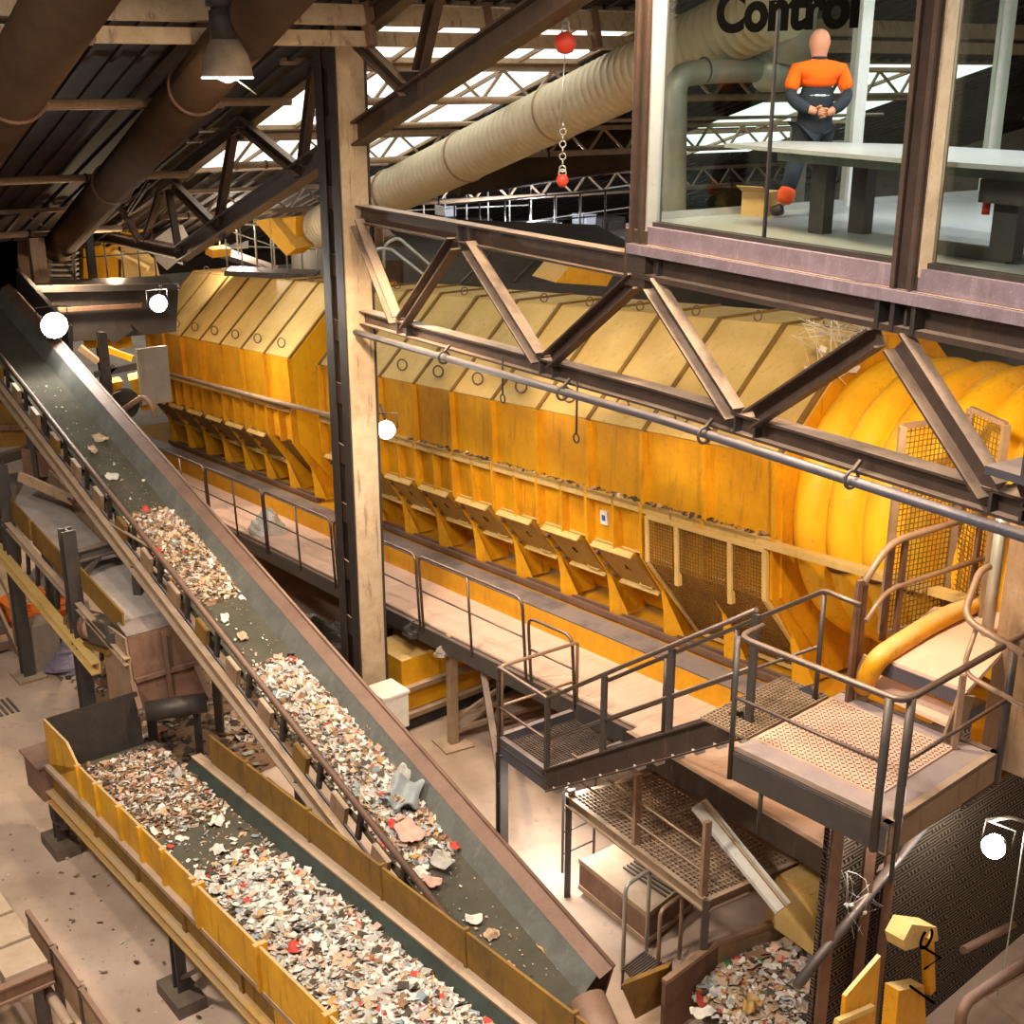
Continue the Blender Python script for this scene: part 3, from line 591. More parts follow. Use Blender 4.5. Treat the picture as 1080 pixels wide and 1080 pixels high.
for k in range(4):
    a, b = 1.45-k*.85, 1.45-(k+1)*.85+.06
    o = thing('low_fence_panel', ['rusty low fence panel beside the corner platform, farthest one', 'rusty low fence panel, second from the platform end', 'rusty low fence panel, third from the platform end', 'rusty low fence panel cut by the bottom edge'][k], 'fence panel', G2.g((a+b)/2, -1.15, 0), 'low fence panels')
    mb = MB(); mb.box(G2, b, a, -1.2, -1.15, .88, .96); mb.build('top_bar', RUST, o)
    mb = MB(); mb.box(G2, b, a, -1.19, -1.17, .45, .88); mb.build('panel', TAN, o)
    mb = MB(); mb.box(G2, b-.04, b+.03, -1.2, -1.12, 0, .94); mb.build('post', CHAR, o)
    mb = MB(); mb.tube([G2.g(b, -1.32, .5), G2.g(a, -1.32, .5)], .06, 10); mb.build('lower_pipe', TAN, o)
mb = MB(); p = gp(0, 748); F4 = Fr(p, 38.5)
for k in range(7): mb.box(F4, -.3, .3, -.35+k*.09, -.31+k*.09, .01, .03)
tag(mb.build('floor_grate', CHAR), 'dark floor drain grate at the left edge', 'grate')

# ================================================================== WASTE
def scrap_shape(mb, c, size, R_, up):
    up = V(up); x = up.orthogonal().normalized(); y = up.cross(x); a = R_.uniform(0, 6.28); x, y = x*math.cos(a)+y*math.sin(a), y*math.cos(a)-x*math.sin(a)
    tilt = R_.uniform(-.7, .7); z = up*math.cos(tilt)+x*math.sin(tilt); x = y.cross(z).normalized()
    l, w_ = size*R_.uniform(.6, 1.2), size*R_.uniform(.35, .9); b = R_.uniform(-.35, .35)*size
    p = [c-x*l/2-y*w_/2*R_.uniform(.5, 1)+z*b, c-x*l/2+y*w_/2+z*b*.6, c+y*w_/2*R_.uniform(.6, 1.2)+z*size*.12, c+x*l/2+y*w_/2*R_.uniform(.3, 1)+z*b, c+x*l/2-y*w_/2+z*b*.8, c-y*w_/2+z*size*.08]
    i = len(mb.v); mb.v += p; mb.face(i, i+1, i+2, i+5); mb.face(i+2, i+3, i+4, i+5)
def pick_mat(R_, wts):
    r = R_.uniform(0, sum(wts))
    for i, w_ in enumerate(wts):
        r -= w_
        if r <= 0: return i
    return 0
def heap(name, label, F, fn, base, n, size, wts, seed, mound=None):
    """fn(R) -> (s,t,height) positions; a mound mesh plus loose scraps, one uncountable mass"""
    R_ = random.Random(seed); mb = MB()
    if mound:
        s0, s1, t0, t1, hf = mound; ns, nt_ = 26, 12; b = len(mb.v); mb.mi = 3
        for i in range(ns+1):
            for k in range(nt_+1):
                s, t = s0+(s1-s0)*i/ns, t0+(t1-t0)*k/nt_; mb.v.append(F.g(s, t, base+max(-.01, hf(s, t)-.02+R_.uniform(-.015, .015))))
        for i in range(ns):
            for k in range(nt_): j = b+i*(nt_+1)+k; mb.face(j, j+1, j+nt_+2, j+nt_+1)
    for _ in range(n):
        s, t, h = fn(R_); mb.mi = pick_mat(R_, wts); scrap_shape(mb, F.g(s, t, base+h), size*R_.choice((.35, .45, .6, .8, .8, 1, 1.4, 2.1)), R_, F.w)
    o = mb.build(name, TR); o['kind'] = 'stuff'; tag(o, label, 'waste'); return o
def bump(s, t, s0, s1, t0, t1, h, k=1.0):
    u = (s-s0)/(s1-s0); v = (t-t0)/(t1-t0)
    if not (0 < u < 1 and 0 < v < 1): return 0
    return h*min(1, 3.2*u)*min(1, 3.2*(1-u))*math.sin(math.pi*v)**k
def sampler(s0, s1, t0, t1, h, k=1.0, bias=None):
    def fn(R_):
        while True:
            s, t = R_.uniform(s0, s1), R_.uniform(t0, t1); d = bump(s, t, s0, s1, t0, t1, 1, k)
            if d > R_.uniform(0, .35): return s, t, h*d+R_.uniform(0, .03)
    return fn
BW = -.30
heap('shredded_waste', 'tan heap of finely shredded waste, upper heap on the inclined conveyor', C1, sampler(6.75, 9.35, .06, .9, .17), BW, 6000, .05, (14, 6, 26, 24, 10, .6, .5, 4, 0, 3), 1, (6.75, 9.35, .06, .9, lambda s, t: bump(s, t, 6.75, 9.35, .06, .9, .17)))
heap('mixed_waste', 'long colourful heap of mixed waste on the lower half of the inclined conveyor', C1, sampler(1.25, 5.35, .06, .88, .2), BW, 12500, .062, (21, 17, 15, 15, 16, 2, 3.5, 1.5, .3, 7), 2, (1.25, 5.35, .06, .88, lambda s, t: bump(s, t, 1.25, 5.35, .06, .88, .2)))
def strew(s0, s1, t0, t1):
    return lambda R_: (R_.uniform(s0, s1), R_.uniform(t0, t1), R_.uniform(.0, .02))
heap('loose_crumbs', 'fine crumbs and dust specks strewn along the inclined belt', C1, strew(-.8, 14, .08, .86), BW, 900, .022, (12, 5, 14, 8, 3, .5, .5, .5, 0, 1), 3)
heap('tail_waste', 'brownish heap of waste at the tail end of the yellow conveyor', C2, sampler(1.1, 3.6, .12, 1.4, .16), 1.36, 4600, .052, (17, 10, 15, 22, 18, 1, 1, 2, .3, 3), 4, (1.1, 3.6, .12, 1.4, lambda s, t: bump(s, t, 1.1, 3.6, .12, 1.4, .16)))
heap('white_waste', 'whitish heap of paper and plastic waste on the yellow conveyor near the bottom edge', C2, sampler(-6.5, .3, .25, 1.38, .2), 1.36, 12000, .066, (36, 22, 8, 6, 13, 1.8, 4, 1.2, .3, 6), 5, (-6.5, .1, .25, 1.38, lambda s, t: bump(s, t, -6.5, .1, .25, 1.38, .18)))
heap('strewn_litter', 'thin strewn litter between the two heaps on the yellow conveyor', C2, strew(-.2, 1.6, .2, 1.35), 1.36, 260, .05, (18, 8, 8, 8, 6, 1, 1, 1, 0, 1), 6)
heap('spilled_waste', 'dark trampled spillage on the floor between the two conveyors', G2, strew(-4.5, 3.6, 1.75, 3.0), 0, 2600, .11, (2, 2, 4, 22, 40, .3, .2, .4, 0, .6), 21, (-4.6, 3.8, 1.68, 3.1, lambda s, t: .05+.04*math.sin(3*s)*math.sin(5*t)))
heap('spilled_waste', 'dark dirt and scraps on the floor under the feeder conveyor', G2, strew(4.0, 9.0, 1.9, 4.2), 0, 1500, .11, (3, 2, 6, 22, 34, .3, .2, 1, 0, .6), 22, (4.0, 9.2, 1.8, 4.3, lambda s, t: .03+.03*math.sin(2*s)*math.sin(4*t)))
heap('ledge_debris', 'dark rust flakes and crumbs lying along the housing ledge', D, lambda R_: (R_.uniform(-3.1, 5.5), R_.uniform(tv-.07, tv+.02), R_.uniform(0, .03)), WL, 420, .05, (1.5, 1, 2, 20, 30, 0, 0, 1, 0, 0), 23)
heap('floor_litter', 'small pale litter flecks scattered on the concrete floor left of the yellow conveyor', G2, strew(-3.5, 5, -1.1, .2), 0.0, 170, .045, (12, 5, 10, 10, 10, .2, .3, .5, 0, .5), 24)
# bigger single pieces, each a thing of its own
def piece(F, s, t, w, size, m, name, label, seed, flat=.35, group=None):
    R_ = random.Random(seed); mb = MB(); n, k_ = 8, 6; x, y, z = F.a, F.t, F.w; ph = [R_.uniform(0, 6.28) for _ in range(6)]
    ca, sa = math.cos(ph[0]), math.sin(ph[0])
    el = R_.uniform(.55, .95)
    for i in range(n+1):
        for j in range(k_+1):
            u, v = (i/n-.5)*2, (j/k_-.5)*2
            r_ = 1-.18*abs(u*v)+.1*math.sin(5*u+ph[1])
            px_, py_ = u*r_*size/2, v*r_*size/2*el
            h = size*flat*(.25*math.sin(3.1*u+ph[2])+.2*math.sin(4.3*v+ph[3])+.12*R_.uniform(-1, 1)+.3*(1-u*u)*(1-v*v))+size*.05
            mb.v.append(F.g(s, t, w)+x*(px_*ca-py_*sa)+y*(px_*sa+py_*ca)+z*max(h, -.01))
    for i in range(n):
        for j in range(k_): q = i*(k_+1)+j; mb.face(q, q+1, q+k_+2, q+k_+1)
    o = mb.build(name, m); sb_ = o.modifiers.new('soften', 'SUBSURF'); sb_.levels = sb_.render_levels = 2; sol = o.modifiers.new('thickness', 'SOLIDIFY'); sol.thickness = size*.03
    return tag(o, label, 'litter' if 'bag' not in name else 'bag', group)
def onpx(F, px, py, w): h = F.hit(px, py, 2, w); return h.x, h.y
PC = [ # frame, px, py, height above belt plane, size, material, name, label, flatness
 (C1, 423, 843, .16, .5, SACK, 'plastic_bag', 'large crumpled blue-grey plastic bag on the lower heap of the inclined belt', .7),
 (C1, 405, 832, .14, .3, SACK, 'plastic_bag', 'smaller pale blue plastic bag beside the large blue-grey one', .6),
 (C1, 428, 815, .12, .28, TR[1], 'plastic_bag', 'light grey film bag at the edge of the lower heap by the skirt', .6),
 (C1, 433, 880, .14, .36, TR[9], 'cardboard_piece', 'pinkish flat cardboard piece below the blue-grey bag', .3),
 (C1, 466, 908, .1, .26, TR[1], 'plastic_tub', 'grey-white plastic tub at the lower end of the inclined heap', .5),
 (C1, 455, 930, .06, .24, TR[9], 'plastic_tub', 'pale pink tub piece near the lower end of the inclined heap', .5),
 (C1, 440, 922, .08, .22, TR[0], 'paper_piece', 'white crumpled paper at the left side of the heap end', .5),
 (C1, 394, 766, .14, .2, TR[9], 'fabric_piece', 'pinkish rag in the middle of the lower heap', .5),
 (C1, 345, 776, .15, .3, TR[0], 'paper_piece', 'whitish crumpled sheet at the left edge of the lower heap', .5),
 (C1, 350, 753, .16, .2, TR[4], 'rubber_piece', 'black rubber lump in the upper part of the lower heap', .5),
 (C1, 332, 764, .15, .14, TR[5], 'plastic_piece', 'red plastic piece at the upper left of the lower heap', .5),
 (C1, 366, 759, .16, .12, TR[5], 'plastic_piece', 'red plastic piece right of the black lump', .5),
 (C1, 414, 870, .14, .16, TR[5], 'plastic_piece', 'red plastic piece just below the blue-grey bag', .5),
 (C1, 480, 893, .08, .12, TR[5], 'plastic_piece', 'red plastic bit near the skirt beside the tubs', .5),
 (C1, 577, 998, .01, .2, TR[7], 'cardboard_piece', 'brown cardboard flake alone near the skirt low on the belt', .3),
 (C1, 536, 1019, .01, .14, TR[9], 'paper_piece', 'small pink-white scrap alone at the lower end of the belt', .4),
 (C1, 500, 970, .02, .2, TR[0], 'paper_piece', 'white torn paper strip below the heap on the inclined belt', .5),
 (C1, 519, 985, .02, .18, TR[2], 'paper_piece', 'beige torn paper strip below the heap on the inclined belt', .5),
 (C1, 561, 978, .01, .13, TR[1], 'plastic_piece', 'grey spiky plastic scrap on the bare belt right of the strips', .8),
 (C1, 106, 463, .01, .26, TR[2], 'paper_piece', 'long beige scrap alone on the upper bare belt', .3),
 (C1, 98, 475, .01, .24, TR[2], 'paper_piece', 'beige scrap just below the long one on the upper belt', .3),
 (C1, 118, 503, .01, .22, TR[0], 'paper_piece', 'white scrap halfway between floodlight and upper heap', .3),
 (C1, 152, 507, .01, .1, TR[0], 'paper_piece', 'tiny white scrap near the skirt above the upper heap', .3),
 (C1, 165, 580, .16, .2, TR[5], 'plastic_piece', 'reddish piece in the lower part of the upper tan heap', .5),
 (C1, 153, 537, .12, .18, TR[5], 'plastic_piece', 'reddish piece at the top of the upper tan heap', .5),
 (C1, 257, 631, .01, .14, TR[0], 'paper_piece', 'white scrap alone below the upper heap near the skirt', .3),
 (C1, 237, 652, .01, .18, TR[0], 'paper_piece', 'cluster of white scrap on the belt between the two heaps', .5),
 (C1, 256, 672, .01, .2, TR[2], 'paper_piece', 'cream scrap just above the lower heap', .5),
 (C2, 185, 818, .12, .26, TR[1], 'plastic_bag', 'whitish grey plastic bag ball at the far edge of the tail heap', .9),
 (C2, 312, 998, .16, .2, TR[5], 'plastic_bag', 'bright red wrapper on the white heap', .5),
 (C2, 328, 996, .16, .24, TR[0], 'paper_piece', 'big white paper right of the bright red wrapper', .5),
 (C2, 400, 1055, .15, .42, TR[1], 'plastic_bag', 'large whitish plastic sheet near the bottom edge of the yellow conveyor', .4),
 (C2, 380, 1030, .16, .16, TR[5], 'plastic_piece', 'dark red piece above the large whitish sheet', .5),
 (C2, 406, 1066, .17, .18, TR[5], 'plastic_piece', 'red rag piece at the bottom edge of the white heap', .5),
 (C2, 257, 935, .08, .14, TR[5], 'plastic_piece', 'red wrapper at the upper end of the white heap', .5),
 (C2, 268, 950, .08, .2, TR[0], 'paper_piece', 'white square paper at the upper left end of the white heap', .2),
 (C2, 280, 966, .1, .2, TR[7], 'paper_piece', 'yellowish paper at the left of the white heap', .4),
 (C2, 315, 948, .12, .18, TR[6], 'plastic_piece', 'bluish wrapper at the far side of the white heap', .5),
 (C2, 345, 968, .14, .24, TR[0], 'paper_piece', 'white crumpled paper at the far side of the heap by the skirt', .5),
 (C2, 300, 972, .12, .22, TR[6], 'plastic_piece', 'pale blue film piece on the white heap above the red wrapper', .5),
 (C2, 264, 913, .02, .18, TR[7], 'paper_piece', 'yellow-orange label strip at the top of the white heap', .4),
 (C2, 232, 898, .02, .22, TR[0], 'paper_piece', 'white crumpled paper in the bare middle of the yellow conveyor', .5),
 (C2, 250, 905, .02, .2, TR[0], 'paper_piece', 'white paper scrap next to the yellow-orange strip', .5),
 (C2, 190, 884, .01, .14, TR[0], 'paper_piece', 'small white scrap alone on the dark belt, left one', .3),
 (C2, 191, 875, .01, .14, TR[0], 'paper_piece', 'small white scrap alone on the dark belt, upper one', .3),
 (C2, 180, 893, .01, .1, TR[5], 'plastic_piece', 'tiny red scrap alone on the dark belt of the yellow conveyor', .3),
 (C2, 228, 868, .02, .24, TR[0], 'paper_piece', 'white crumpled piece by the skirt below the tail heap', .5),
 (C2, 198, 842, .1, .16, TR[0], 'paper_piece', 'white scrap at the lower rim of the tail heap', .4),
 (C2, 140, 828, .12, .16, TR[0], 'paper_piece', 'white scrap near the left side of the tail heap', .4),
]
for i, (F, px, py, w_, sz, m, nm, lb, fl) in enumerate(PC):
    b = BW if F is C1 else 1.36; s_, t_ = onpx(F, px, py, b+w_); piece(F, s_, t_, b+w_, sz, m, nm, lb, 100+i, fl)
# ================================================================== PLATFORM, RAMP, LANDING
ZD = 4.3
PF = Fr((3.04, 8.79, ZD), 41.6)
LS, LT = 1.62, 1.76
pl = thing('platform', 'square steel platform with chequer plate deck and corner handrail at right', 'platform', PF.g(1, 1, -.4))
mb = MB(); mb.box(PF, 0, LS, 0, LT, -.05, -.01); mb.build('deck', mat('violet_plate', (.42, .34, .33), (.33, .27, .29), 3, .5, .6, .1, 0, .1, (.2, .13, .1)), pl)
mb = MB(); mb.box(PF, .3, LS-.02, .3, 1.5, -.01, .01)
pp = mb.build('chequer_plate', DECK, pl)
mb = MB()
for i in range(27):
    for j in range(25):
        c = PF.g(.33+i*.047, .33+j*.047, .011); d = PF.d(.011, .011*(1 if (i+j) % 2 else -1), 0); mb.bar(c-d, c+d, .012, .008)
mb.build('tread_studs', RUST, pp)
mb = MB()
for k in range(13): mb.bar(PF.g(LS+.02+k*.045, .25, 0), PF.g(LS+.02+k*.045, 1.5, 0), .008, .03)
for k in range(28): mb.bar(PF.g(LS+.02, .25+k*.0463, 0), PF.g(LS+.57, .25+k*.0463, 0), .008, .03)
mb.build('grating', TAN, pl)
for p, q in (((0, 0), (LS, 0)), ((0, 0), (0, LT)), ((0, LT), (LS, LT))):
    mb = MB(); mb.channel(PF.g(p[0], p[1], -.15), PF.g(q[0], q[1], -.15), .07, .3, .02, 1 if p[1] == 0 and q[1] == 0 else -1); mb.build('fascia', CHAR if p[1] == q[1] else TAN, pl)
for s, t in ((1.3, .05), (.1, .3)):
    mb = MB(); mb.cyl(PF.g(s, t, -.3), PF.g(s, t, -.75), .02, 6); mb.build('hanger_rod', DARK, pl)
ZR = 1.1
hr = thing('handrail', 'platform handrail bending round the near corner above the chequer plate', 'handrail', PF.g(0, 0, 0))
q = [PF.g(LS, .35, ZR), PF.g(LS, 0, ZR), PF.g(0, 0, ZR), PF.g(0, LT+.3, ZR)]
mb = MB(); mb.tube(bend(q, .14), .03, 10); mb.build('top_rail', RAIL, hr)
mb = MB(); mb.tube([PF.g(LS, 0, .52), PF.g(.12, 0, .52)], .018, 8); mb.build('middle_rail', RAIL, hr)
mb = MB(); mb.tube([PF.g(0, .12, .52), PF.g(0, LT, .52)], .018, 8); mb.build('middle_rail', RAIL, hr)
for s, t, r in ((LS, 0, .025), (.12, .0, .038), (0, .12, .038), (0, LT, .038)):
    mb = MB(); mb.cyl(PF.g(s, t, -.3), PF.g(s, t, ZR), r, 10); mb.build('post', CHAR, hr)
A0, A1 = V((.42, 13.38, 1.95)), V((2.21, 10.5, ZD)); pr = V((.849, .528, 0)); B0, B1 = A0+pr*.85, A1+pr*.85
ld = thing('landing', 'small grating landing beside the walkway at the foot of the stair', 'landing', D.g(-1.6, -.6, 0))
LZ = Fr((D.g(-2.1, -1.2, 0).x, D.g(-2.1, -1.2, 0).y, 1.95), 35.1)
mb = MB()
for k in range(26): mb.bar(LZ.g(k*.04, 0, 0), LZ.g(k*.04, 1.2, 0), .008, .03)
for k in range(28): mb.bar(LZ.g(0, k*.044, 0), LZ.g(1.03, k*.044, 0), .008, .03)
mb.build('grating', CHAR, ld)
for p, q in (((0, 0), (1.03, 0)), ((0, 0), (0, 1.2)), ((1.03, 0), (1.03, 1.2))):
    mb = MB(); mb.channel(LZ.g(p[0], p[1], -.02), LZ.g(q[0], q[1], -.02), .07, .28, .02, 1 if p[0] != q[0] else -1); mb.build('toe_channel', STEELB, ld)
lh = thing('handrail', 'landing handrail frame at the foot of the stair above the concrete floor', 'handrail', LZ.g(.5, 0, 0))
mb = MB(); mb.tube(bend([LZ.g(.0, 0, -.1), LZ.g(0, 0, 1.1), LZ.g(1.03, 0, 1.1), LZ.g(1.03, 0, -.1)], .05), .026, 8); mb.build('rail_loop', RAIL, lh)
mb = MB(); mb.tube([LZ.g(0, 0, .55), LZ.g(1.03, 0, .55)], .018, 6); mb.build('middle_rail', RAIL, lh)
lh2 = thing('handrail', 'landing handrail frame crossing back from the landing corner to the walkway', 'handrail', LZ.g(1.03, .6, 0))
mb = MB(); mb.tube(bend([LZ.g(1.03, .05, -.1), LZ.g(1.03, .05, 1.1), LZ.g(1.03, 1.25, 1.1), LZ.g(1.03, 1.25, -.1)], .05), .024, 8); mb.build('rail_loop', RAILT, lh2)
mb = MB(); mb.tube([LZ.g(1.03, .05, .55), LZ.g(1.03, 1.25, .55)], .018, 6); mb.build('middle_rail', RAILT, lh2)
mb = MB(); p = LZ.g(1.0, .03, -.1); mb.ibeam((p.x, p.y, 0), p, .12, .12, .02, .02, T.a); sp_ = mb.build('landing_post', CHAR); tag(sp_, 'dark steel post carrying the landing, with a diagonal strut', 'post')
mb = MB(); mb.bar(LZ.g(1.0, .03, -.6), D.g(1.25, .1, -.25), .09, .09); mb.build('strut', CHAR, sp_)
rp = thing('stair_flight', 'steel stair rising from the grating landing to the chequer plate platform', 'stairs', A0)
u = (A1-A0).normalized(); n_ = pr.cross(u).normalized()
if n_.z < 0: n_ = -n_
for k in range(11):
    c = A0.lerp(A1, (k+.5)/11)+V((0, 0, .02)); dh = V((u.x, u.y, 0)).normalized()
    mb = MB(); mb.hexa([c-dh*.13-V((0, 0, .03)), c+dh*.13-V((0, 0, .03)), c+dh*.13+pr*.83-V((0, 0, .03)), c-dh*.13+pr*.83-V((0, 0, .03)), c-dh*.13, c+dh*.13, c+dh*.13+pr*.83, c-dh*.13+pr*.83]); tr__ = mb.build('tread', TAN, rp)
    mb = MB(); mb.hexa([q_+w_ for w_ in (V((0, 0, -.05)), V((0, 0, -.01))) for q_ in (c-n_*.13-pr*.03-dh*.05, c-n_*.13-pr*.03+dh*.03, c-n_*.13+pr*.08+dh*.03, c-n_*.13+pr*.08-dh*.05)]); mb.build('tread_lug', WHITE, tr__)
mb = MB(); mb.channel(A0, A1, .07, .27, .02, 1, n_); mb.build('stringer', STEEL, rp)
mb = MB(); mb.channel(B0, B1, .07, .3, .02, -1, n_); mb.build('stringer', STEELB, rp)
for (p, q, lab, m) in ((A0, A1, 'near handrail of the stair, with dark flat posts', RAIL), (B0, B1, 'far handrail of the stair on the drum side', RAILT)):
    o = thing('handrail', lab, 'handrail', p); up = V((0, 0, 1))
    e = q+up*1.14
    mb = MB(); mb.tube([p+up*1.1, e], .026, 8) if q is A1 else mb.tube(bend([p+up*1.1, e, e+V((.25, -.35, 0))], .06), .026, 8); mb.build('top_rail', RAIL, o)
    mb = MB(); mb.tube([p+up*.55, q+up*.57], .018, 6); mb.build('middle_rail', RAIL, o)
    for f in (0.0, .33, .66, 1.0):
        c = p.lerp(q, f); mb = MB(); mb.bar(c-up*.12, c+up*1.1, .035, .085, u) if q is A1 else mb.cyl(c-up*.1, c+up*1.1, .024, 8); mb.build('post', CHAR, o)
# ------------------------------------------------ steps, upper deck, guards by the drum
ZU = 4.8
def at(px, py, z): return W.g(*W.hit(px, py, 2, z))
ud = thing('drum_access_deck', 'dusty access deck with two steps leading from the platform to the drum', 'deck', at(980, 690, ZU))
q = [at(922, 690, ZU), at(1020, 728, ZU), at(1075, 668, ZU), at(1060, 640, ZU), at(985, 640, ZU)]
mb = MB(); mb.prism([p-V((0, 0, .05)) for p in q], (0, 0, .05)); mb.build('deck', DECK, ud)
mb = MB(); mb.prism([p-V((0, 0, .12)) for p in (at(905, 712, 4.55), at(1005, 757, 4.55), at(1018, 742, 4.55), at(920, 700, 4.55))], (0, 0, .04)); mb.build('step', DECK, ud)
a, b = at(922, 690, ZU), at(1020, 728, ZU)
mb = MB(); mb.bar(a+V((0, 0, -.1)), b+V((0, 0, -.1)), .04, .14); mb.build('deck_fascia', STEELB, ud)
for p, q in ((at(905, 712, 4.55), a), (at(1005, 757, 4.55), b)):
    mb = MB(); mb.bar(p+V((0, 0, -.25)), q+V((0, 0, -.05)), .03, .2); mb.build('stair_string', TAN, ud)
tp = thing('toe_guard', 'thick orange-yellow curved toe guard along the foot of the drum mesh', 'guard', at(960, 680, ZU))
mb = MB(); mb.tube(bend([at(910, 725, 4.45), at(924, 695, 4.85), at(985, 655, 4.88), at(1062, 622, 4.9)], .5, 8), .1, 12); mb.build('guard_tube', YEL, tp)
# two mesh guard panels in front of the drum
def mesh_panel(px0, px1, ytop0, ybot0, ytop1, Y0, Y1, label, cat='guard panel'):
    def pt(px, py, Y): r = sight(px, py); return CAM+r*(Y/r.y)
    p00, p01 = pt(px0, ybot0, Y0), pt(px0, ytop0, Y0); p00.x = p01.x
    p11 = pt(px1, ytop1, Y1); p10 = V((p11.x, p11.y, p00.z)); p01.z = p11.z = (p01.z+p11.z)/2
    o = thing('mesh_guard_panel', label, cat, p00, 'mesh guards at the drum' if False else None)
    for a, b in ((p00, p01), (p10, p11)): mb = MB(); mb.bar(a, b, .07, .07); mb.build('frame_post', TAN, o)
    for a, b in ((p01, p11), (p00, p10)): mb = MB(); mb.bar(a, b, .05, .05); mb.build('frame_bar', RAILT, o)
    nu = max(4, int((p10-p00).length/.058)); nv = max(4, int((p01-p00).length/.058))
    mb = MB(); mesh_wires(mb, p00, p10-p00, p01-p00, nu, nv, .0042); mb.build('wire_mesh', YDRK, o)
mesh_panel(952, 1021, 453, 668, 436, 12.0, 12.4, 'left yellow-brown wire mesh guard panel in front of the ribbed drum')
mesh_panel(1024, 1062, 434, 640, 445, 12.42, 11.8, 'right wire mesh guard panel beside the grey pipe post')
hu = thing('handrail', 'tan cranked handrail climbing the steps in front of the mesh guard', 'handrail', at(905, 705, 4.5))
def ptY(px, py, Y): r = sight(px, py); return CAM+r*(Y/r.y)
b0 = at(902, 722, ZD); Yb = 10.95
q = [ptY(911, 615, Yb), ptY(938, 572, Yb+.3), ptY(1040, 541, Yb+.9)]
mb = MB(); mb.tube(bend(q, .25, 8), .036, 10); mb.build('top_rail', RAILT, hu)
q = [ptY(913, 655, Yb), ptY(935, 622, Yb+.3), ptY(1040, 588, Yb+.9)]
mb = MB(); mb.tube(bend(q, .2, 6), .026, 8); mb.build('middle_rail', RAILT, hu)
for px, y0, Y in ((907, 612, Yb-.02), (912, 617, Yb+.05), (941, 575, Yb+.33), (955, 570, Yb+.4), (1035, 545, Yb+.88)):
    p = ptY(px, y0, Y); mb = MB(); mb.bar((p.x, p.y, ZD-.1 if px < 920 else ZU-.02), p, .06, .04, T.a); mb.build('post', RUST, hu)
hc = thing('handrail', 'tan bent handrail returning in a loop on the right of the steps', 'handrail', at(1010, 720, 4.4))
q = [ptY(1043, 598, 10.77), ptY(1033, 603, 10.60), ptY(1015, 652, 10.19), ptY(1080, 690, 9.69)]
mb = MB(); mb.tube(bend(q, .18, 6), .034, 10); mb.build('top_rail', RAILT, hc)
q = [ptY(1030, 662, 10.10), ptY(1014, 709, 10.02), ptY(1080, 745, 9.60)]
mb = MB(); mb.tube(bend(q, .15, 6), .024, 8); mb.build('lower_rail', RAILT, hc)
p = ptY(1016, 712, 10.02); mb = MB(); mb.bar((p.x, p.y, ZD), p, .05, .05); mb.build('post', RAILT, hc)
pp_ = ptY(1050, 600, 11.35); mb = MB(); mb.cyl((pp_.x, pp_.y, ZU), (pp_.x, pp_.y, 6.25), .06, 12); tag(mb.build('pipe_post', GALV), 'light grey pipe post at the right of the access deck', 'post')
mb = MB(); F5 = Fr((ptY(1101, 690, 10.6).x, 10.6, 0), 41.6); mb.box(F5, -.4, .5, .06, 1.0, 3.6, 6.3); pb = thing('tan_cabinet', 'tall tan sheet metal enclosure at the right edge beyond the pipe post', 'cabinet', F5.g(0, .5, 3.6)); mb.build('body', TAN, pb)
mb = MB(); mb.box(F5, -.5, .5, .0, 1.0, 6.05, 6.1); mb.build('ledge', RAILT, pb)
mb = MB(); mb.box(F5, -.45, -.4, .12, .9, 5.4, 5.75); mb.build('panel', YDRK, pb)
# louvred box at the right edge with its bracket
lb = thing('louvre_box', 'grey louvred box on a bracket at the right edge under the truss', 'box', T.g(-11.3, -.3, 7.5))
mb = MB(); mb.box(T, -12.3, -11.42, -.5, .1, 7.47, 7.93); mb.build('housing', CHAR, lb)
for k in range(14): mb = MB(); mb.box(T, -12.26, -11.46, -.52, -.5, 7.49+k*.03, 7.505+k*.03); mb.build('louvre_blade', STEELB, lb)
mb = MB(); mb.box(T, -12.3, -11.1, -.45, .05, 7.41, 7.47); mb.build('bracket', STEELB, lb)

# ================================================================== GROUND FLOOR UNDER THE PLATFORM
def gpt(px, py, z=0): return at(px, py, z)
wb = thing('work_platform', 'low grating-topped work platform on the concrete floor under the ramp', 'work platform', gpt(700, 930))
Q = [at(600, 838, 1.5), at(745, 948, 1.5), at(838, 908, 1.5), at(690, 815, 1.5)]
mb = MB()
for k in range(34): f = k/33; mb.bar(Q[0].lerp(Q[1], f), Q[3].lerp(Q[2], f), .012, .03)
for k in range(24): f = k/23; mb.bar(Q[0].lerp(Q[3], f), Q[1].lerp(Q[2], f), .012, .025)
mb.build('grating', TAN, wb)
for a, b in ((0, 1), (1, 2), (3, 2), (0, 3)):
    mb = MB(); mb.channel(Q[a]-V((0, 0, .06)), Q[b]-V((0, 0, .06)), .06, .16, .02, 1); mb.build('edge_channel', TAN, wb)
for p in Q: mb = MB(); mb.bar((p.x, p.y, 0), p, .08, .08); mb.build('leg', CHAR, wb)
for f, h in ((.52, .95), (.98, .95), (.02, .1)):
    p = Q[0].lerp(Q[1], f); mb = MB(); mb.bar(p, p+V((0, 0, h)), .09, .05, T.a); mb.build('upright', RAILT, wb)
mb = MB(); 
for h in (.3, .6): mb.tube([Q[0].lerp(Q[1], .02)+V((0, 0, h)), Q[0].lerp(Q[1], .98)+V((0, 0, h))], .015, 6)
mb.build('wire_rail', TAN, wb)
lad = thing('ladder_frame', 'small dark ladder frame at the end of the low work platform', 'ladder', gpt(608, 900))
a, b = gpt(593, 920), gpt(626, 905)
for p in (a, b): mb = MB(); mb.bar(p, p+V((0, 0, 1.5)), .035, .035); mb.build('rail', CHAR, lad)
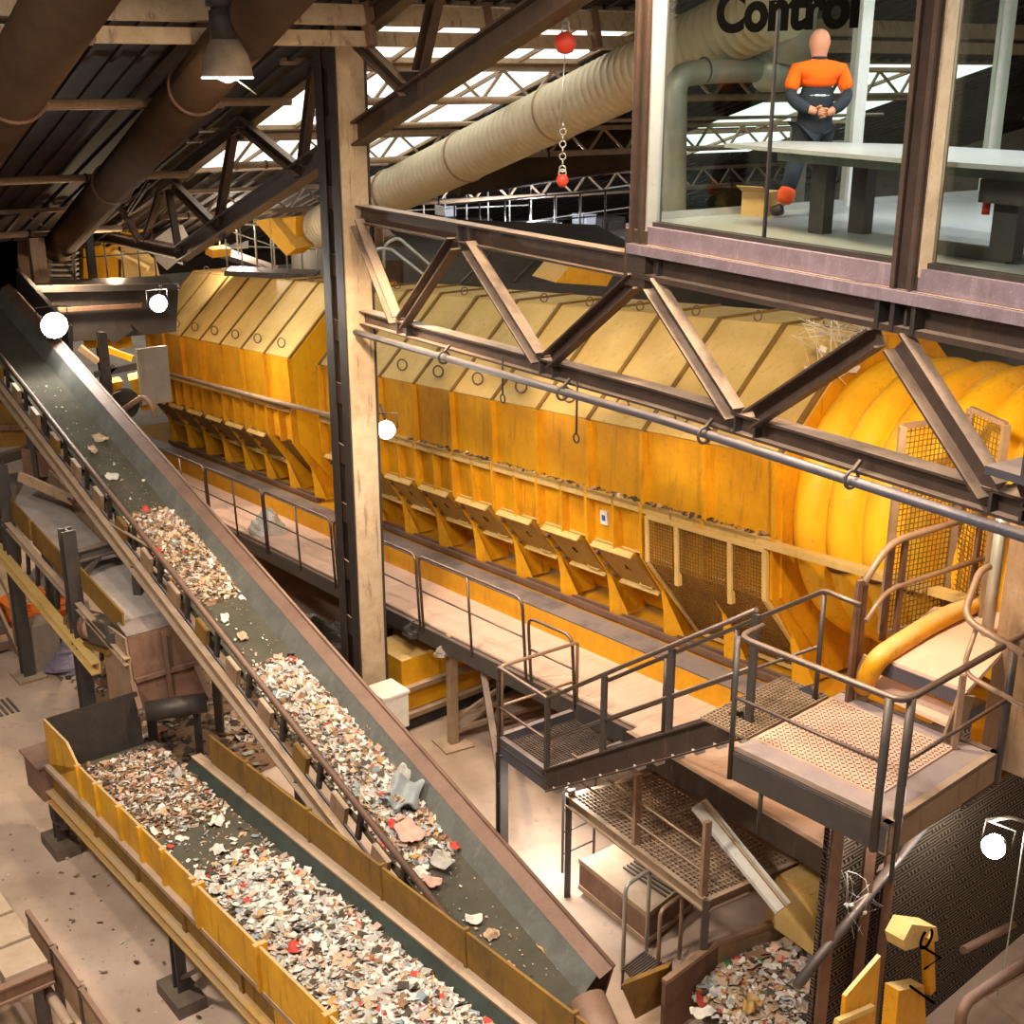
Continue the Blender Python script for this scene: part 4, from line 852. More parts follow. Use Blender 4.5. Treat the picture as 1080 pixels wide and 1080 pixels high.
for k in range(4): mb = MB(); z = V((0, 0, .28+k*.33)); mb.cyl(a+z, b+z, .014, 6); mb.build('rung', CHAR, lad)
sk = thing('skid_box', 'low tan steel skid box on the floor below the work platform', 'box', gpt(650, 925))
q = [gpt(612, 905, .55), gpt(683, 962, .55), gpt(730, 925, .55), gpt(655, 885, .55)]
mb = MB(); mb.prism([p-V((0, 0, .08)) for p in q], (0, 0, .05)); mb.build('cover', TAN, sk)
mb = MB()
for a, b in ((0, 1), (1, 2)): mb.bar(q[a]-V((0, 0, .03)), q[b]-V((0, 0, .03)), .05, .07); mb.bar(q[a]-V((0, 0, .42)), q[b]-V((0, 0, .42)), .05, .07)
mb.build('edge_bar', TAN, sk)
mb = MB()
for a, b in ((0, 1), (1, 2), (3, 2), (0, 3)): mb.bar(q[a]-V((0, 0, .25)), q[b]-V((0, 0, .25)), .02, .4)
mb.build('side_plate', RUST, sk)
mb = MB()
for k in range(7): f = k/6; mb.bar(q[2].lerp(q[1], .1+f*.5)+V((0, 0, .02)), q[3].lerp(q[0], .1+f*.5).lerp(q[2].lerp(q[1], .1+f*.5), .4)+V((0, 0, .02)), .02, .03)
mb.build('slats', CHAR, sk)
for (x0, x1, yb, yt, lab) in ((657, 682, 1015, 938, 'tall bent grab rail loop by the conveyor tail, left one'), (694, 717, 1018, 966, 'tall bent grab rail loop by the conveyor tail, right one')):
    a, b = at(x0, yb, .3), at(x1, yb-18, .3); h = 1.05 if x0 < 690 else .75
    o = thing('grab_rail', lab, 'handrail', a); mb = MB(); mb.tube(bend([a-V((0, 0, .15)), a+V((0, 0, h)), b+V((0, 0, h)), b-V((0, 0, .15))], .1), .026, 10); mb.build('loop', GALV if x0 < 690 else RAILT, o)
st = thing('tail_step', 'small grating step between the grab rails and the conveyor rim', 'step', at(680, 1020, .2))
q = [at(657, 1022, .28), at(672, 1038, .28), at(703, 1018, .28), at(680, 1004, .28)]
mb = MB()
for k in range(10): f = k/9; mb.bar(q[0].lerp(q[1], f), q[3].lerp(q[2], f), .012, .03)
mb.bar(q[0], q[3], .02, .04); mb.bar(q[1], q[2], .02, .04); mb.build('grating', CHAR, st)
for p in q: mb = MB(); mb.bar((p.x, p.y, 0), p, .03, .03); mb.build('leg', CHAR, st)
mb = MB(); mb.bar(at(737, 848, 2.3), at(826, 958, 1.6), .2, .07, V((0, -.4, 1))); 
pk = tag(mb.build('sloping_beam', WHITE), 'pale cream sloping channel beam leaning under the platform', 'beam')
mb = MB(); mb.bar(at(741, 846, 2.35), at(830, 956, 1.65), .03, .03, V((0, -.4, 1))); mb.build('flange', TAN, pk)
hd = thing('yellow_hood', 'yellow curved hood behind the waste pit', 'hood', at(860, 960, .9))
a, b = at(832, 985, .9), at(885, 940, 1.2)
mb = MB()
ax = V((.8, .55, 0)).normalized(); cx = at(828, 962, 1.1)
pts = [(math.cos(rad(x)), math.sin(rad(x))) for x in range(-10, 120, 10)]; up = V((0, 0, 1)); sd = ax.cross(up)
for (c0, s0), (c1, s1) in zip(pts, pts[1:]):
    p = lambda c_, s_, e: cx+sd*(c_*.5)+up*(s_*.5-.1)+ax*e
    mb.sheet([p(c0, s0, 0), p(c1, s1, 0), p(c1, s1, .95), p(c0, s0, .95)], .02)
mb.build('curved_plate', YEL, hd)
mb = MB(); mb.prism([cx+sd*.5-up*.3]+[cx+sd*(c_*.5)+up*(s_*.5-.1) for c_, s_ in pts]+[cx-sd*.3-up*.3], ax*.02); mb.build('cheek_plate', YELR, hd)
# pit with waste at the lower right
pt = thing('waste_bunker', 'rust brown open bunker full of mixed waste at the bottom right', 'bunker', at(780, 1050, 0))
Z0 = .75
q = [at(700, 1042, Z0), at(756, 1000, Z0), at(838, 972, Z0), at(900, 1000, Z0), at(905, 1100, Z0), at(740, 1130, Z0)]
for a, b, m in ((0, 1, RUST), (1, 2, TAN), (2, 3, RUST), (3, 4, RUST)):
    mb = MB(); mb.bar(q[a]-V((0, 0, .3)), q[b]-V((0, 0, .3)), .05, .75); mb.build('wall_plate', m, pt)
    mb = MB(); mb.bar(q[a]+V((0, 0, .08)), q[b]+V((0, 0, .08)), .07, .05); mb.build('top_lip', RAILT, pt)
BF = Fr((at(790, 1050, .35).x, at(790, 1050, .35).y, .35), 38)
heap('bunker_waste', 'orange and white heap of mixed waste lying in the bottom right bunker', BF, sampler(-1.3, .75, -.62, 1.2, .3), 0, 4600, .085, (22, 10, 24, 16, 12, 2, 1.5, 7, 1, 7), 9, (-1.3, .75, -.5, 1.2, lambda s, t: bump(s, t, -1.3, .75, -.5, 1.2, .3)))
for (px, py, sz, m, nm, lb) in ((812, 1012, .26, TR[8], 'plastic_bag', 'dark green plastic bag at the top of the bunker waste'), (738, 1068, .24, TR[0], 'plastic_bag', 'white plastic ball in the lower left of the bunker waste'), (790, 1062, .2, TR[7], 'paper_piece', 'golden orange paper in the middle of the bunker waste'),
      (843, 1032, .25, TR[2], 'cardboard_piece', 'beige cardboard at the right of the bunker waste'), (870, 1055, .18, TR[6], 'plastic_piece', 'bluish film at the right rim of the bunker waste'), (835, 1018, .2, TR[0], 'paper_piece', 'white paper near the dark green bag')):
    h = BF.hit(px, py, 2, .26); piece(BF, h.x, h.y, .26, sz, m, nm, lb, px, .5)
tc = thing('tail_hood', 'yellow-rust side hood between the conveyor tail and the bunker', 'hood', at(690, 1040, .5))
q = [at(655, 1040, .9), at(705, 1020, .9), at(706, 1055, .3), at(670, 1075, .3)]
mb = MB(); mb.prism(q, (.05, .1, 0)); mb.build('side_plate', YDRK, tc)
# added dark partition standing in for a see-through foreground mesh; lamp and pipes
mp = bpy.data.materials.new('mesh_pattern_sheet'); mp.use_nodes = True; n = mp.node_tree.nodes; l = mp.node_tree.links; b_ = n['Principled BSDF']
tcx = n.new('ShaderNodeTexCoord')
def stripes(rot, sc):
    m1 = n.new('ShaderNodeMapping'); m1.inputs['Rotation'].default_value = (0, 0, rad(rot)); wv = n.new('ShaderNodeTexWave'); wv.bands_direction = 'Y'
    wv.inputs['Scale'].default_value = sc; wv.inputs['Distortion'].default_value = .6; wv.inputs['Detail'].default_value = 1
    l.new(tcx.outputs['UV'], m1.inputs[0]); l.new(m1.outputs[0], wv.inputs[0]); return wv.outputs['Fac']
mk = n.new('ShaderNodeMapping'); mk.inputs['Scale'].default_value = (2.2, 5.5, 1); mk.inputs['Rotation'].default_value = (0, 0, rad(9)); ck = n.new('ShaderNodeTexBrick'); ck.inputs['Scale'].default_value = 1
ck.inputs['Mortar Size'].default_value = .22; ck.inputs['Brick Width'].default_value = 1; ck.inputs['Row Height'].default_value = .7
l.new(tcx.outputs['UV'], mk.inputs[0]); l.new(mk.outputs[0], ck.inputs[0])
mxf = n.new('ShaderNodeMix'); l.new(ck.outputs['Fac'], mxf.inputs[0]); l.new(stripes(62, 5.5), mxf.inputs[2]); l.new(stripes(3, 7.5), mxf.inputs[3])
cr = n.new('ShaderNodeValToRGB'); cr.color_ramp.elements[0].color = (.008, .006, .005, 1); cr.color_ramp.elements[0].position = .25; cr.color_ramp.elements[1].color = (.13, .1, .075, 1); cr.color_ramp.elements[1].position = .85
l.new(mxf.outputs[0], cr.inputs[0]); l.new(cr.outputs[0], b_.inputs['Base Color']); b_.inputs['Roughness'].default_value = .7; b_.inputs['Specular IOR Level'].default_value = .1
def uvbox(o, sx=1):
    me = o.data; uv = me.uv_layers.new(name='uv')
    for p in me.polygons:
        nn = p.normal; ux = nn.cross(V((0, 0, 1)))
        ux = ux.normalized() if ux.length > .1 else V((1, 0, 0)); uy = nn.cross(ux)
        for li in p.loop_indices: c = me.vertices[me.loops[li].vertex_index].co; uv.data[li].uv = (c.dot(ux)*sx, c.dot(uy)*sx)
mb = MB(); mb.box(PF, 1.0, 1.05, .72, 3.2, -4.3, -.4); pw = mb.build('mesh_standin_partition', mp); mb2 = MB(); mb2.box(PF, 1.0, 1.05, 3.2, 8, -4.3, -1.7); pw2 = mb2.build('mesh_standin_partition', mp); uvbox(pw2); tag(pw2, 'added mesh stand-in partition continuing to the right edge beside the lower right floodlight', 'partition')
uvbox(pw); tag(pw, 'added dark partition standing in for foreground mesh, below the platform at lower right', 'partition')
pf = thing('partition_frame', 'brown steel frame posts standing in front of the dark patterned partition', 'frame', PF.g(.9, 1.5, -4.3))
for t in (.76, 1.35, 1.75):
    mb = MB(); mb.bar(PF.g(.93, t, -4.3), PF.g(.93, t, -.35), .1, .08); mb.build('post', RUST, pf)
mb = MB(); mb.bar(PF.g(.93, .72, -.42), PF.g(.93, 3.2, -.42), .1, .16); mb.build('head_beam', CHAR, pf)
def pfp(px, py, s=.6): return PF.g(*PF.hit(px, py, 0, s))
mb = MB(); mb.tube([pfp(840, 1040, .9), pfp(975, 870, .9)], .05, 10); tag(mb.build('slanting_pipe', CHAR), 'dark slanting pipe in front of the patterned partition above the bunker', 'pipe')
yb = thing('yellow_guard_plate', 'bright yellow flat guard plate standing at the bottom right of the bunker', 'guard', pfp(905, 1060, .3))
q = [pfp(890, 1050, .3), pfp(927, 1007, .3), pfp(903, 1290, .3), pfp(866, 1330, .3)]
mb = MB(); mb.sheet(q, .04); mb.build('plate', YEL, yb)
mb = MB(); mb.bar(pfp(882, 1078, .25), pfp(920, 1062, .25), .05, .05); mb.build('edge_bar', YELR, yb)
ym = thing('yellow_motor_mount', 'yellow mount with a looped black hose in front of the patterned partition', 'motor mount', pfp(965, 1080, .3))
q = [pfp(948, 1045, .35), pfp(975, 1040, .35), pfp(983, 1010, .35), pfp(978, 1110, .35), pfp(942, 1110, .35)]
mb = MB(); mb.prism([q[0], q[1], q[3], q[4]], PF.a*.15); mb.build('lower_plate', YEL, ym)
mb = MB(); mb.bar(pfp(978, 985, .4), pfp(980, 1045, .4), .09, .09); mb.build('stem', YEL, ym)
mb = MB(); mb.prism([pfp(953, 992, .4), pfp(962, 975, .4), pfp(988, 978, .4), pfp(990, 992, .4), pfp(955, 1003, .4)], PF.a*.2); mb.build('head_block', YELR, ym)
mb = MB(); c = pfp(977, 990, .33); mb.ring(c, PF.a, .1, .013, 16, 6, 0, 5); mb.tube([pfp(972, 998, .33), pfp(992, 1010, .33), pfp(975, 1022, .33)], .013, 6); mb.tube([pfp(960, 1040, .3), pfp(985, 1058, .3)], .013, 6); mb.build('hose', BLACK, ym)
fl_ = thing('floodlight', 'floodlight glaring under the platform in front of the partition at lower right', 'floodlight', pfp(1048, 893, .3))
c = pfp(1048, 893, .3); dn = (CAM-c).normalized(); rt = dn.cross(V((0, 0, 1))).normalized(); uu = rt.cross(dn)
def flood(o, c, w_, h_, aim, dim=LAMP):
    aim = V(aim).normalized(); rt = aim.cross(V((0, 0, 1))).normalized(); uu = rt.cross(aim)
    P = lambda x, y, z: c+rt*x+uu*y+aim*z
    mb = MB(); mb.lathe(c, aim, [(-.2, w_*.3), (-.18, w_*.55), (-.06, w_*.95), (0, w_*1.05), (.012, w_*1.05), (.012, w_)], 24); mb.build('housing', CHAR, o)
    mb = MB(); mb.lathe(c, aim, [(.013, .001), (.014, w_*.97), (.02, w_*.97), (.03, w_*.6), (.034, .001)], 24); l_ = mb.build('lens', dim, o); l_['label'] = 'glowing white lens'
    mb = MB(); mb.tube([P(-w_-.03, 0, -.06), P(-w_-.03, h_+.08, -.1), P(w_+.03, h_+.08, -.1), P(w_+.03, 0, -.06)], .012, 6); mb.build('yoke', CHAR, o)
flood(fl_, c, .12, .12, dn+V((-.3, 0, -.3)))
mb = MB(); mb.tube(bend([pfp(1041, 865, .4), pfp(1066, 862, .4), pfp(1085, 868, .4)], .1), .02, 6); mb.build('lamp_arm', GALV, fl_)
mb = MB(); mb.tube([pfp(1082, 870, .1), pfp(1062, 1000, .1), pfp(1052, 1050, .1)], .008, 6); tag(mb.build('pull_cord', GALV), 'thin pale cord hanging past the lower right floodlight', 'cord')
gr_ = thing('pipe_handrail', 'thick brown pipe handrail curving at the lower right corner', 'handrail', pfp(1040, 1060, -.4))
mb = MB(); mb.tube(bend([pfp(1012, 1110, -.3), pfp(1014, 1060, -.3), pfp(1095, 1005, -.3)], .2, 8), .055, 12); mb.build('top_rail', RUST, gr_)
mb = MB(); mb.tube([pfp(1100, 1015, -.35), pfp(1038, 1050, -.35), pfp(1080, 1085, -.35)], .02, 8); mb.build('lower_rail', RAILT, gr_)
mb = MB(); mb.tube([pfp(1016, 1002, .5), pfp(1068, 975, .5)], .045, 10); tag(mb.build('short_pipe', RUST), 'short brown pipe across the partition above the corner handrail', 'pipe')
wbx = thing('white_box', 'white weathered box on a pedestal at the foot of the lattice column', 'box', T.g(-.9, -.35, 0))
c = W.g(*W.hit(408, 752, 1, 17.3))
c = ptY(409, 745, 17.2); F6 = Fr((c.x, c.y, c.z), 38)
mb = MB(); mb.box(F6, -.24, .24, -.22, .22, -.3, .28); mb.build('body', WHITE, wbx)
mb = MB(); mb.box(F6, -.26, .26, -.24, .24, .26, .3); mb.build('lid', WHITE, wbx)
mb = MB(); mb.box(F6, -.16, .16, -.15, .15, -c.z, -.3); mb.build('pedestal', YDRK, wbx)
# yellow machine body under the walkway and the support frame
um = thing('yellow_machine', 'yellow machine casing standing in the shade under the walkway', 'machine', D.g(2.5, .9, -2.0))
a, b = at(405, 760, 0), at(520, 735, 0)
F7 = Fr((at(410, 750, 0).x, at(410, 750, 0).y+.6, 0), -50)
mb = MB(); mb.box(F7, -.6, 4.0, .3, 1.2, .35, 1.25); mb.build('casing', YEL, um)
mb = MB(); mb.box(F7, -.6, 4.0, .2, 1.3, .25, .33); mb.box(F7, -.6, 4.0, .22, 1.3, .72, .8); mb.build('frame_bar', TAN, um)
mb = MB(); mb.box(F7, -.6, 4.0, .35, 1.2, 0, .25); mb.build('plinth', DARK, um)
uf = thing('support_frame', 'tan support trestle under the walkway beside the landing post', 'frame', gpt(480, 785))
p = gpt(478, 785); 
mb = MB(); mb.bar(p, p+V((0, 0, 1.9)), .14, .12, T.a); mb.build('post', TAN, uf)
mb = MB(); mb.box(Fr(p, 30), -.25, .25, -.25, .25, 0, .03); mb.build('base_plate', TAN, uf)
p2 = p+V((2.2, 1.3, 0)); mb = MB(); mb.bar(p2, p2+V((0, 0, 1.9)), .14, .12, T.a); mb.build('post', TAN, uf)
for h in (.25, .5): mb = MB(); mb.bar(p+V((0, 0, h)), p2+V((0, 0, h)), .08, .06); mb.build('cross_bar', TAN, uf)
mb = MB(); mb.bar(p+V((0, 0, .4)), p2+V((0, 0, 1.5)), .06, .06); mb.build('brace', TAN, uf)
"".join([])
for (px, py, Y, sz, lab, m) in ((438, 668, 18.3, .2, 'dark oily motor lump hanging under the walkway right of the column', DARK), (467, 690, 17.6, .13, 'pale tangled cable bundle under the walkway', GREYP)):
    p = ptY(px, py, Y); o = crumple(p, sz, sz*.8, px).build('tangle', m); tag(o, lab, 'debris')
# crumpled rubbish heap under the far walkway
def torn(name, label, ends, n, seed, r=.006, m=None, sag=.15):
    R_ = random.Random(seed); mb = MB()
    for k in range(n):
        a, b = R_.sample(ends, 2); a = a+V([R_.uniform(-.12, .12) for _ in range(3)]); b = b+V([R_.uniform(-.12, .12) for _ in range(3)])
        c = a.lerp(b, .5)+V((R_.uniform(-.1, .1), R_.uniform(-.1, .1), -sag*R_.uniform(.2, 1))); mb.tube([a, a.lerp(c, .5)+V((0, 0, .02)), c, b.lerp(c, .5), b], r*R_.uniform(.5, 1.6), 4)
        if k % 3 == 0: scrap_shape(mb, c, .16 if r > .004 else .05, R_, (0, -.5, 1))
    return tag(mb.build(name, m or TR[0]), label, 'plastic')
de = lambda px, py, s=-3.35: D.g(*D.hit(px, py, 0, s))
torn('torn_plastic', 'white torn plastic strips snagged on the right end of the housing roof', [de(848, 345), de(880, 338), de(905, 342), de(930, 346), de(905, 368), de(885, 395)], 46, 5)
torn('torn_netting', 'white torn netting dangling over the patterned partition', [pfp(888, 925, .9), pfp(905, 938, .9), pfp(928, 955, .9), pfp(903, 950, .9), pfp(901, 975, .9)], 12, 6, .0025, None, .06)
o = crumple(ptY(338, 690, 19.6), 1.1, .5, 77, 34, 16, (1, .8, 1)).build('scrap_pile', DARK); tag(o, 'dark pile of scrap under the walkway left of the column', 'pile')
# ================================================================== CONTROL ROOM
ZF = 8.65
mb = MB(); mb.box(T, -13.5, -6.3, .1, 5.4, 8.5, ZF); struct('floor.001', mb, CFLOOR)
mb = MB(); mb.box(T, -13.5, -6.2, -.1, 5.5, 11.25, 11.4); struct('ceiling.005', mb, mat('ceiling_grey', (.4, .4, .4), (.33, .33, .34), 2, .4, .7))
bm = thing('floor_beam', 'brown and violet steel floor beam under the control room windows', 'beam', T.g(-9.8, 0, 8.2))
mb = MB(); mb.ibeam(T.g(-6.62, -.02, 8.33), T.g(-13.5, -.02, 8.33), .26, .33, .05, .04); mb.build('beam', STEEL, bm)
mb = MB(); mb.box(T, -13.5, -6.62, -.2, -.13, 8.40, 8.49); mb.build('flange_edge', mat('violet_steel', (.24, .19, .24), (.16, .12, .14), 4, .6, .5, .2, .4, .2, (.5, .42, .46)), bm)
for s in (-9.75, -9.9, -10.1): mb = MB(); mb.box(T, s-.02, s+.02, -.16, 0, 8.18, 8.4); mb.build('stiffener', DARK, bm)
mb = MB(); mb.box(T, -13.5, -6.5, -.12, .08, 8.50, 8.66); struct('trim_1', mb, MATS['violet_steel'])
mb = MB(); mb.box(T, -13.5, -6.5, -.06, .04, 8.66, 8.70); struct('trim_2', mb, DARK)
for i, (a, b) in enumerate(((-6.82, -6.58), (-10.08, -9.82), (-13.5, -13.25))):
    mb = MB(); mb.box(T, a, b, -.12, .06, 8.5, 11.4); mb.box(T, a+.03, a+.07, -.16, -.12, 8.5, 11.4); mb.box(T, b-.07, b-.03, -.16, -.12, 8.5, 11.4); struct('trim_%d' % (i+3), mb, STEEL)
    mb = MB(); mb.box(T, a-.02, a, -.13, .02, 8.6, 11.4); struct('trim_%d' % (i+7), mb, CREAM if i else ALU)
mb = MB(); mb.box(T, -6.85, -6.52, -.14, .1, 8.08, 8.62); struct('trim_6', mb, STEEL)
wn = 8
for a, b in ((-8.29, -6.84), (-9.82, -8.31), (-13.25, -10.1)):
    mb = MB(); mb.box(T, a, b, -.012, .0, 8.7, 11.3); wi = struct('window_%d' % wn, mb, GLASS); wn += 1
mb = MB(); mb.box(T, -8.31, -8.29, -.02, .01, 8.7, 11.3); struct('trim_11', mb, DARK)
# sign lettering on the glass
lt = letters('Control', .44, T, T.g(-7.56, -.02, 10.36), -T.a, (0, 0, 1), 'window_lettering', BLACK, None, .018, .003)
tag(lt, 'black lettering reading Control on the control room window', 'lettering')
x0 = min(v.co.dot(-T.a) for v in lt.data.vertices); x1 = max(v.co.dot(-T.a) for v in lt.data.vertices)
M_ = Matrix.Scale(1.62/(x1-x0), 4, -T.a); o3 = T.g(-7.56, -.02, 10.36); lt.data.transform(Matrix.Translation(o3) @ M_ @ Matrix.Translation(-o3))
# left end wall: glazed with white mullions, back wall glazed
for i, t in enumerate((.12, 3.0, 5.3)):
    mb = MB(); mb.box(T, -6.36, -6.24, t, t+.16, ZF, 11.25); struct('trim_%d' % (12+i), mb, WHITE)
mb = MB(); mb.box(T, -6.33, -6.27, .1, 5.4, ZF, 8.72); struct('trim_15', mb, ALU)
mb = MB(); mb.box(T, -6.31, -6.3, .28, 3.0, 8.72, 11.2); struct('window_%d' % wn, mb, GLASS); wn += 1
mb = MB(); mb.box(T, -6.31, -6.3, 3.16, 5.3, 8.72, 11.2); struct('window_%d' % wn, mb, GLASS); wn += 1
for i, s in enumerate((-8.6, -10.6, -12.6)):
    mb = MB(); mb.box(T, s-.08, s+.08, 5.3, 5.42, ZF, 11.25); struct('trim_%d' % (16+i), mb, WHITE)
mb = MB(); mb.box(T, -13.5, -6.3, 5.34, 5.36, 8.72, 11.2); struct('window_%d' % wn, mb, GLASS); wn += 1
mb = MB(); mb.box(T, -13.5, -6.3, 5.3, 5.42, ZF, 8.75); struct('trim_19', mb, ALU)
for i, (t, s0, s1) in enumerate(((1.0, -9.7, -7.2), (3.2, -9.7, -7.2), (2.0, -12.9, -10.6))):
    o = thing('ceiling_light', ['control room tube light nearest the window lettering', 'control room tube light over the man', 'control room tube light in the right part of the room'][i], 'ceiling light', T.g((s0+s1)/2, t, 11.15))
    mb = MB(); mb.box(T, s0, s1, t-.09, t+.09, 11.2, 11.25); mb.build('tray', WHITE, o)
    mb = MB(); mb.cyl(T.g(s0+.03, t, 11.17), T.g(s1-.03, t, 11.17), .025, 8); mb.build('tube', TUBE, o)
tb = thing('table', 'long pale grey meeting table with dark frame legs inside the control room', 'table', T.g(-9, 1.1, ZF))
mb = MB(); mb.prism([T.g(-7.1, .55, 9.37), T.g(-6.95, 1.35, 9.37), T.g(-8.2, 1.95, 9.37), T.g(-12.2, 1.7, 9.37), T.g(-12.2, -.0+.12, 9.37), T.g(-9.6, .2, 9.37)], (0, 0, .035)); mb.build('tabletop', TABLE, tb)
mb = MB(); mb.prism([T.g(-7.6, .75, 9.27), T.g(-7.6, 1.4, 9.27), T.g(-12, 1.4, 9.27), T.g(-12, .45, 9.27)], (0, 0, .1)); mb.build('apron', mat('green_glass_edge', (.2, .24, .2), (.1, .12, .1), 3, .5, .3), tb)
for s, t in ((-8.0, .95), (-8.2, 1.25)):
    mb = MB(); mb.box(T, s-.09, s+.09, t-.06, t+.06, ZF, 9.27); mb.build('leg', CHAR, tb)
for s, t in ((-10.15, .75), (-11.1, .9)):
    mb = MB(); mb.box(T, s-.11, s+.11, t-.06, t+.06, ZF+.02, 9.27); mb.build('leg', CHAR, tb)
mb = MB(); mb.box(T, -10.5, -10.0, .55, 1.35, 9.1, 9.27); mb.build('cable_box', CHAR, tb)
mb = MB(); mb.box(T, -10.2, -9.3, .7, .8, ZF, ZF+.1); mb.build('foot_bar', CHAR, tb)
mb = MB(); mb.box(T, -11.5, -11.2, 1.1, 1.5, 8.95, 9.25); mb.build('drawer_unit', CHAR, tb)
tag((lambda m: (m.cyl(T.g(-9.98, .68, 9.0), T.g(-9.98, .68, 9.1), .03, 10), m.build('red_knob', RED))[1])(MB()), 'small red knob under the table by the right leg', 'knob')
bx = thing('cardboard_box', 'open tan cardboard box on the control room floor behind the man', 'box', T.g(-6.6, 1.7, ZF))
F8 = Fr(T.g(-6.52, 1.6, ZF), 50)
mb = MB(); mb.box(F8, -.15, .15, -.15, .15, 0, .24); mb.build('body', mat('cardboard', (.48, .3, .12), (.38, .23, .09), 5, .5, .8), bx)
mb = MB(); mb.sheet([F8.g(-.15, -.15, .24), F8.g(.15, -.15, .24), F8.g(.15, -.27, .3), F8.g(-.15, -.27, .3)], .006); mb.build('flap', MATS['cardboard'], bx)
# duct with elbow seen beyond the end window
ed = thing('elbow_duct', 'galvanised spiral duct with elbow seen through the control room end window', 'duct', T.g(-3.5, 2.2, 8))
def tp_(px, py, s=-3.6): return T.g(*T.hit(px, py, 0, s))
mb = MB(); q = bend([tp_(711, 245), tp_(712, 80), tp_(745, 75), tp_(800, 74)], .45, 8); mb.tube(q, .15, 20); mb.build('pipe', GALV, ed)
mb = MB(); mb.lathe(tp_(797, 74), (tp_(830, 74)-tp_(797, 74)), [(0, .15), (.15, .27), (.5, .27), (.6, .15)], 20); mb.build('fan_bulge', GALV, ed)
mb = MB(); mb.tube([tp_(826, 70, -3.7), tp_(842, -25, -3.7)], .32, 20); mb.build('riser', GALV, ed)
mb = MB(); mb.tube([tp_(830, 75), tp_(905, 78)], .14, 16); mb.build('branch', GALV, ed)
for px in (742, 800): 
    mb = MB(); c = tp_(px, 74.5); mb.ring(c, tp_(px+10, 74.5)-c, .155, .012, 20, 6); mb.build('collar', CHAR, ed)

# ================================================================== THE MAN
def skin_body(name, verts, edges, root, m, parent, levels=2):
    me = bpy.data.meshes.new(name); o = bpy.data.objects.new(name, me); COL.objects.link(o); o.parent = parent
    me.from_pydata([v[0] for v in verts], edges, []); me.materials.append(m)
    o.modifiers.new('skin', 'SKIN'); 
    if not me.skin_vertices: 
        bpy.context.view_layer.objects.active = o; bpy.ops.object.select_all(action='DESELECT')
    sv = me.skin_vertices[0].data if me.skin_vertices else None
    if sv is None: raise RuntimeError('no skin layer')
    for i, v in enumerate(verts): sv[i].radius = (v[1], v[2] if len(v) > 2 else v[1]); sv[i].use_root = (i == root)
    ss = o.modifiers.new('smooth', 'SUBSURF'); ss.levels = levels; ss.render_levels = levels
    for s_ in ('use_smooth_shade',): setattr(o.modifiers['skin'], s_, True)
    return o
pm = thing('person', 'bald man in orange and navy workwear standing with his hands clasped behind his back', 'person', T.g(-6.88, 1.9, ZF))
pm.rotation_euler = (0, 0, rad(4)); pm.scale = (.92, .95, 1)      # local +Y is where he faces, away from us
# joints: x right, y forward, z up
hip = .93
body = [((0, 0, .98), .1, .07), ((0, .0, 1.15), .12, .085), ((0, -.01, 1.32), .15, .1), ((0, -.02, 1.43), .11, .08), ((0, .0, 1.49), .07), ((0, .01, 1.55), .085, .09), ((0, .025, 1.63), .118, .13), ((0, .03, 1.7), .122, .135),
  ((.22, -.02, 1.4), .065), ((.3, -.08, 1.16), .05), ((.13, -.2, 1.03), .042), ((.05, -.225, 1.0), .034),
  ((-.22, -.02, 1.4), .065), ((-.3, -.08, 1.16), .05), ((-.13, -.2, 1.04), .042), ((-.05, -.24, 1.02), .034),
  ((.1, 0, .84), .075), ((.11, .02, .5), .06), ((.11, -.02, .1), .045), ((.11, .1, .04), .04),
  ((-.1, 0, .84), .075), ((-.19, -.04, .5), .06), ((-.3, -.12, .16), .045), ((-.36, -.03, .1), .04), ((0, .03, 1.755), .085, .095), ((0, .03, 1.785), .04, .045)]
be = [(0, 1), (1, 2), (2, 3), (3, 4), (4, 5), (5, 6), (6, 7), (3, 8), (8, 9), (9, 10), (10, 11), (3, 12), (12, 13), (13, 14), (14, 15), (0, 16), (16, 17), (17, 18), (18, 19), (0, 20), (20, 21), (21, 22), (22, 23), (7, 24), (24, 25)]
bd = skin_body('body', body, be, 0, SKIN, pm)
def local(mb, name, m): # mesh given in the man's local coordinates
    mb.v = [wm(pm) @ p for p in mb.v]; return mb.build(name, m, pm)
# ears, nose, eyes
mb = MB(); mb.smooth = True
for sx in (-1, 1): mb.lathe((sx*.092, .02, 1.64), (sx, -.3, 0), [(0, .012), (.006, .03), (.012, .028), (.016, .01)], 12)
local(mb, 'ears', SKIN)
mb = MB(); mb.lathe((0, .118, 1.665), (0, .5, -1), [(0, .006), (.02, .012), (.04, .016), (.048, .004)], 10); local(mb, 'nose', SKIN)
mb = MB()
for sx in (-1, 1): mb.lathe((sx*.03, .115, 1.665), (0, 1, 0), [(0, .01), (.008, .009), (.011, .002)], 10)
local(mb, 'eyes', BLACK)
mb = MB(); mb.tube([(-.025, .1, 1.585), (0, .106, 1.583), (.025, .1, 1.585)], .005, 6); local(mb, 'mouth', mat('lips', (.45, .16, .12)))
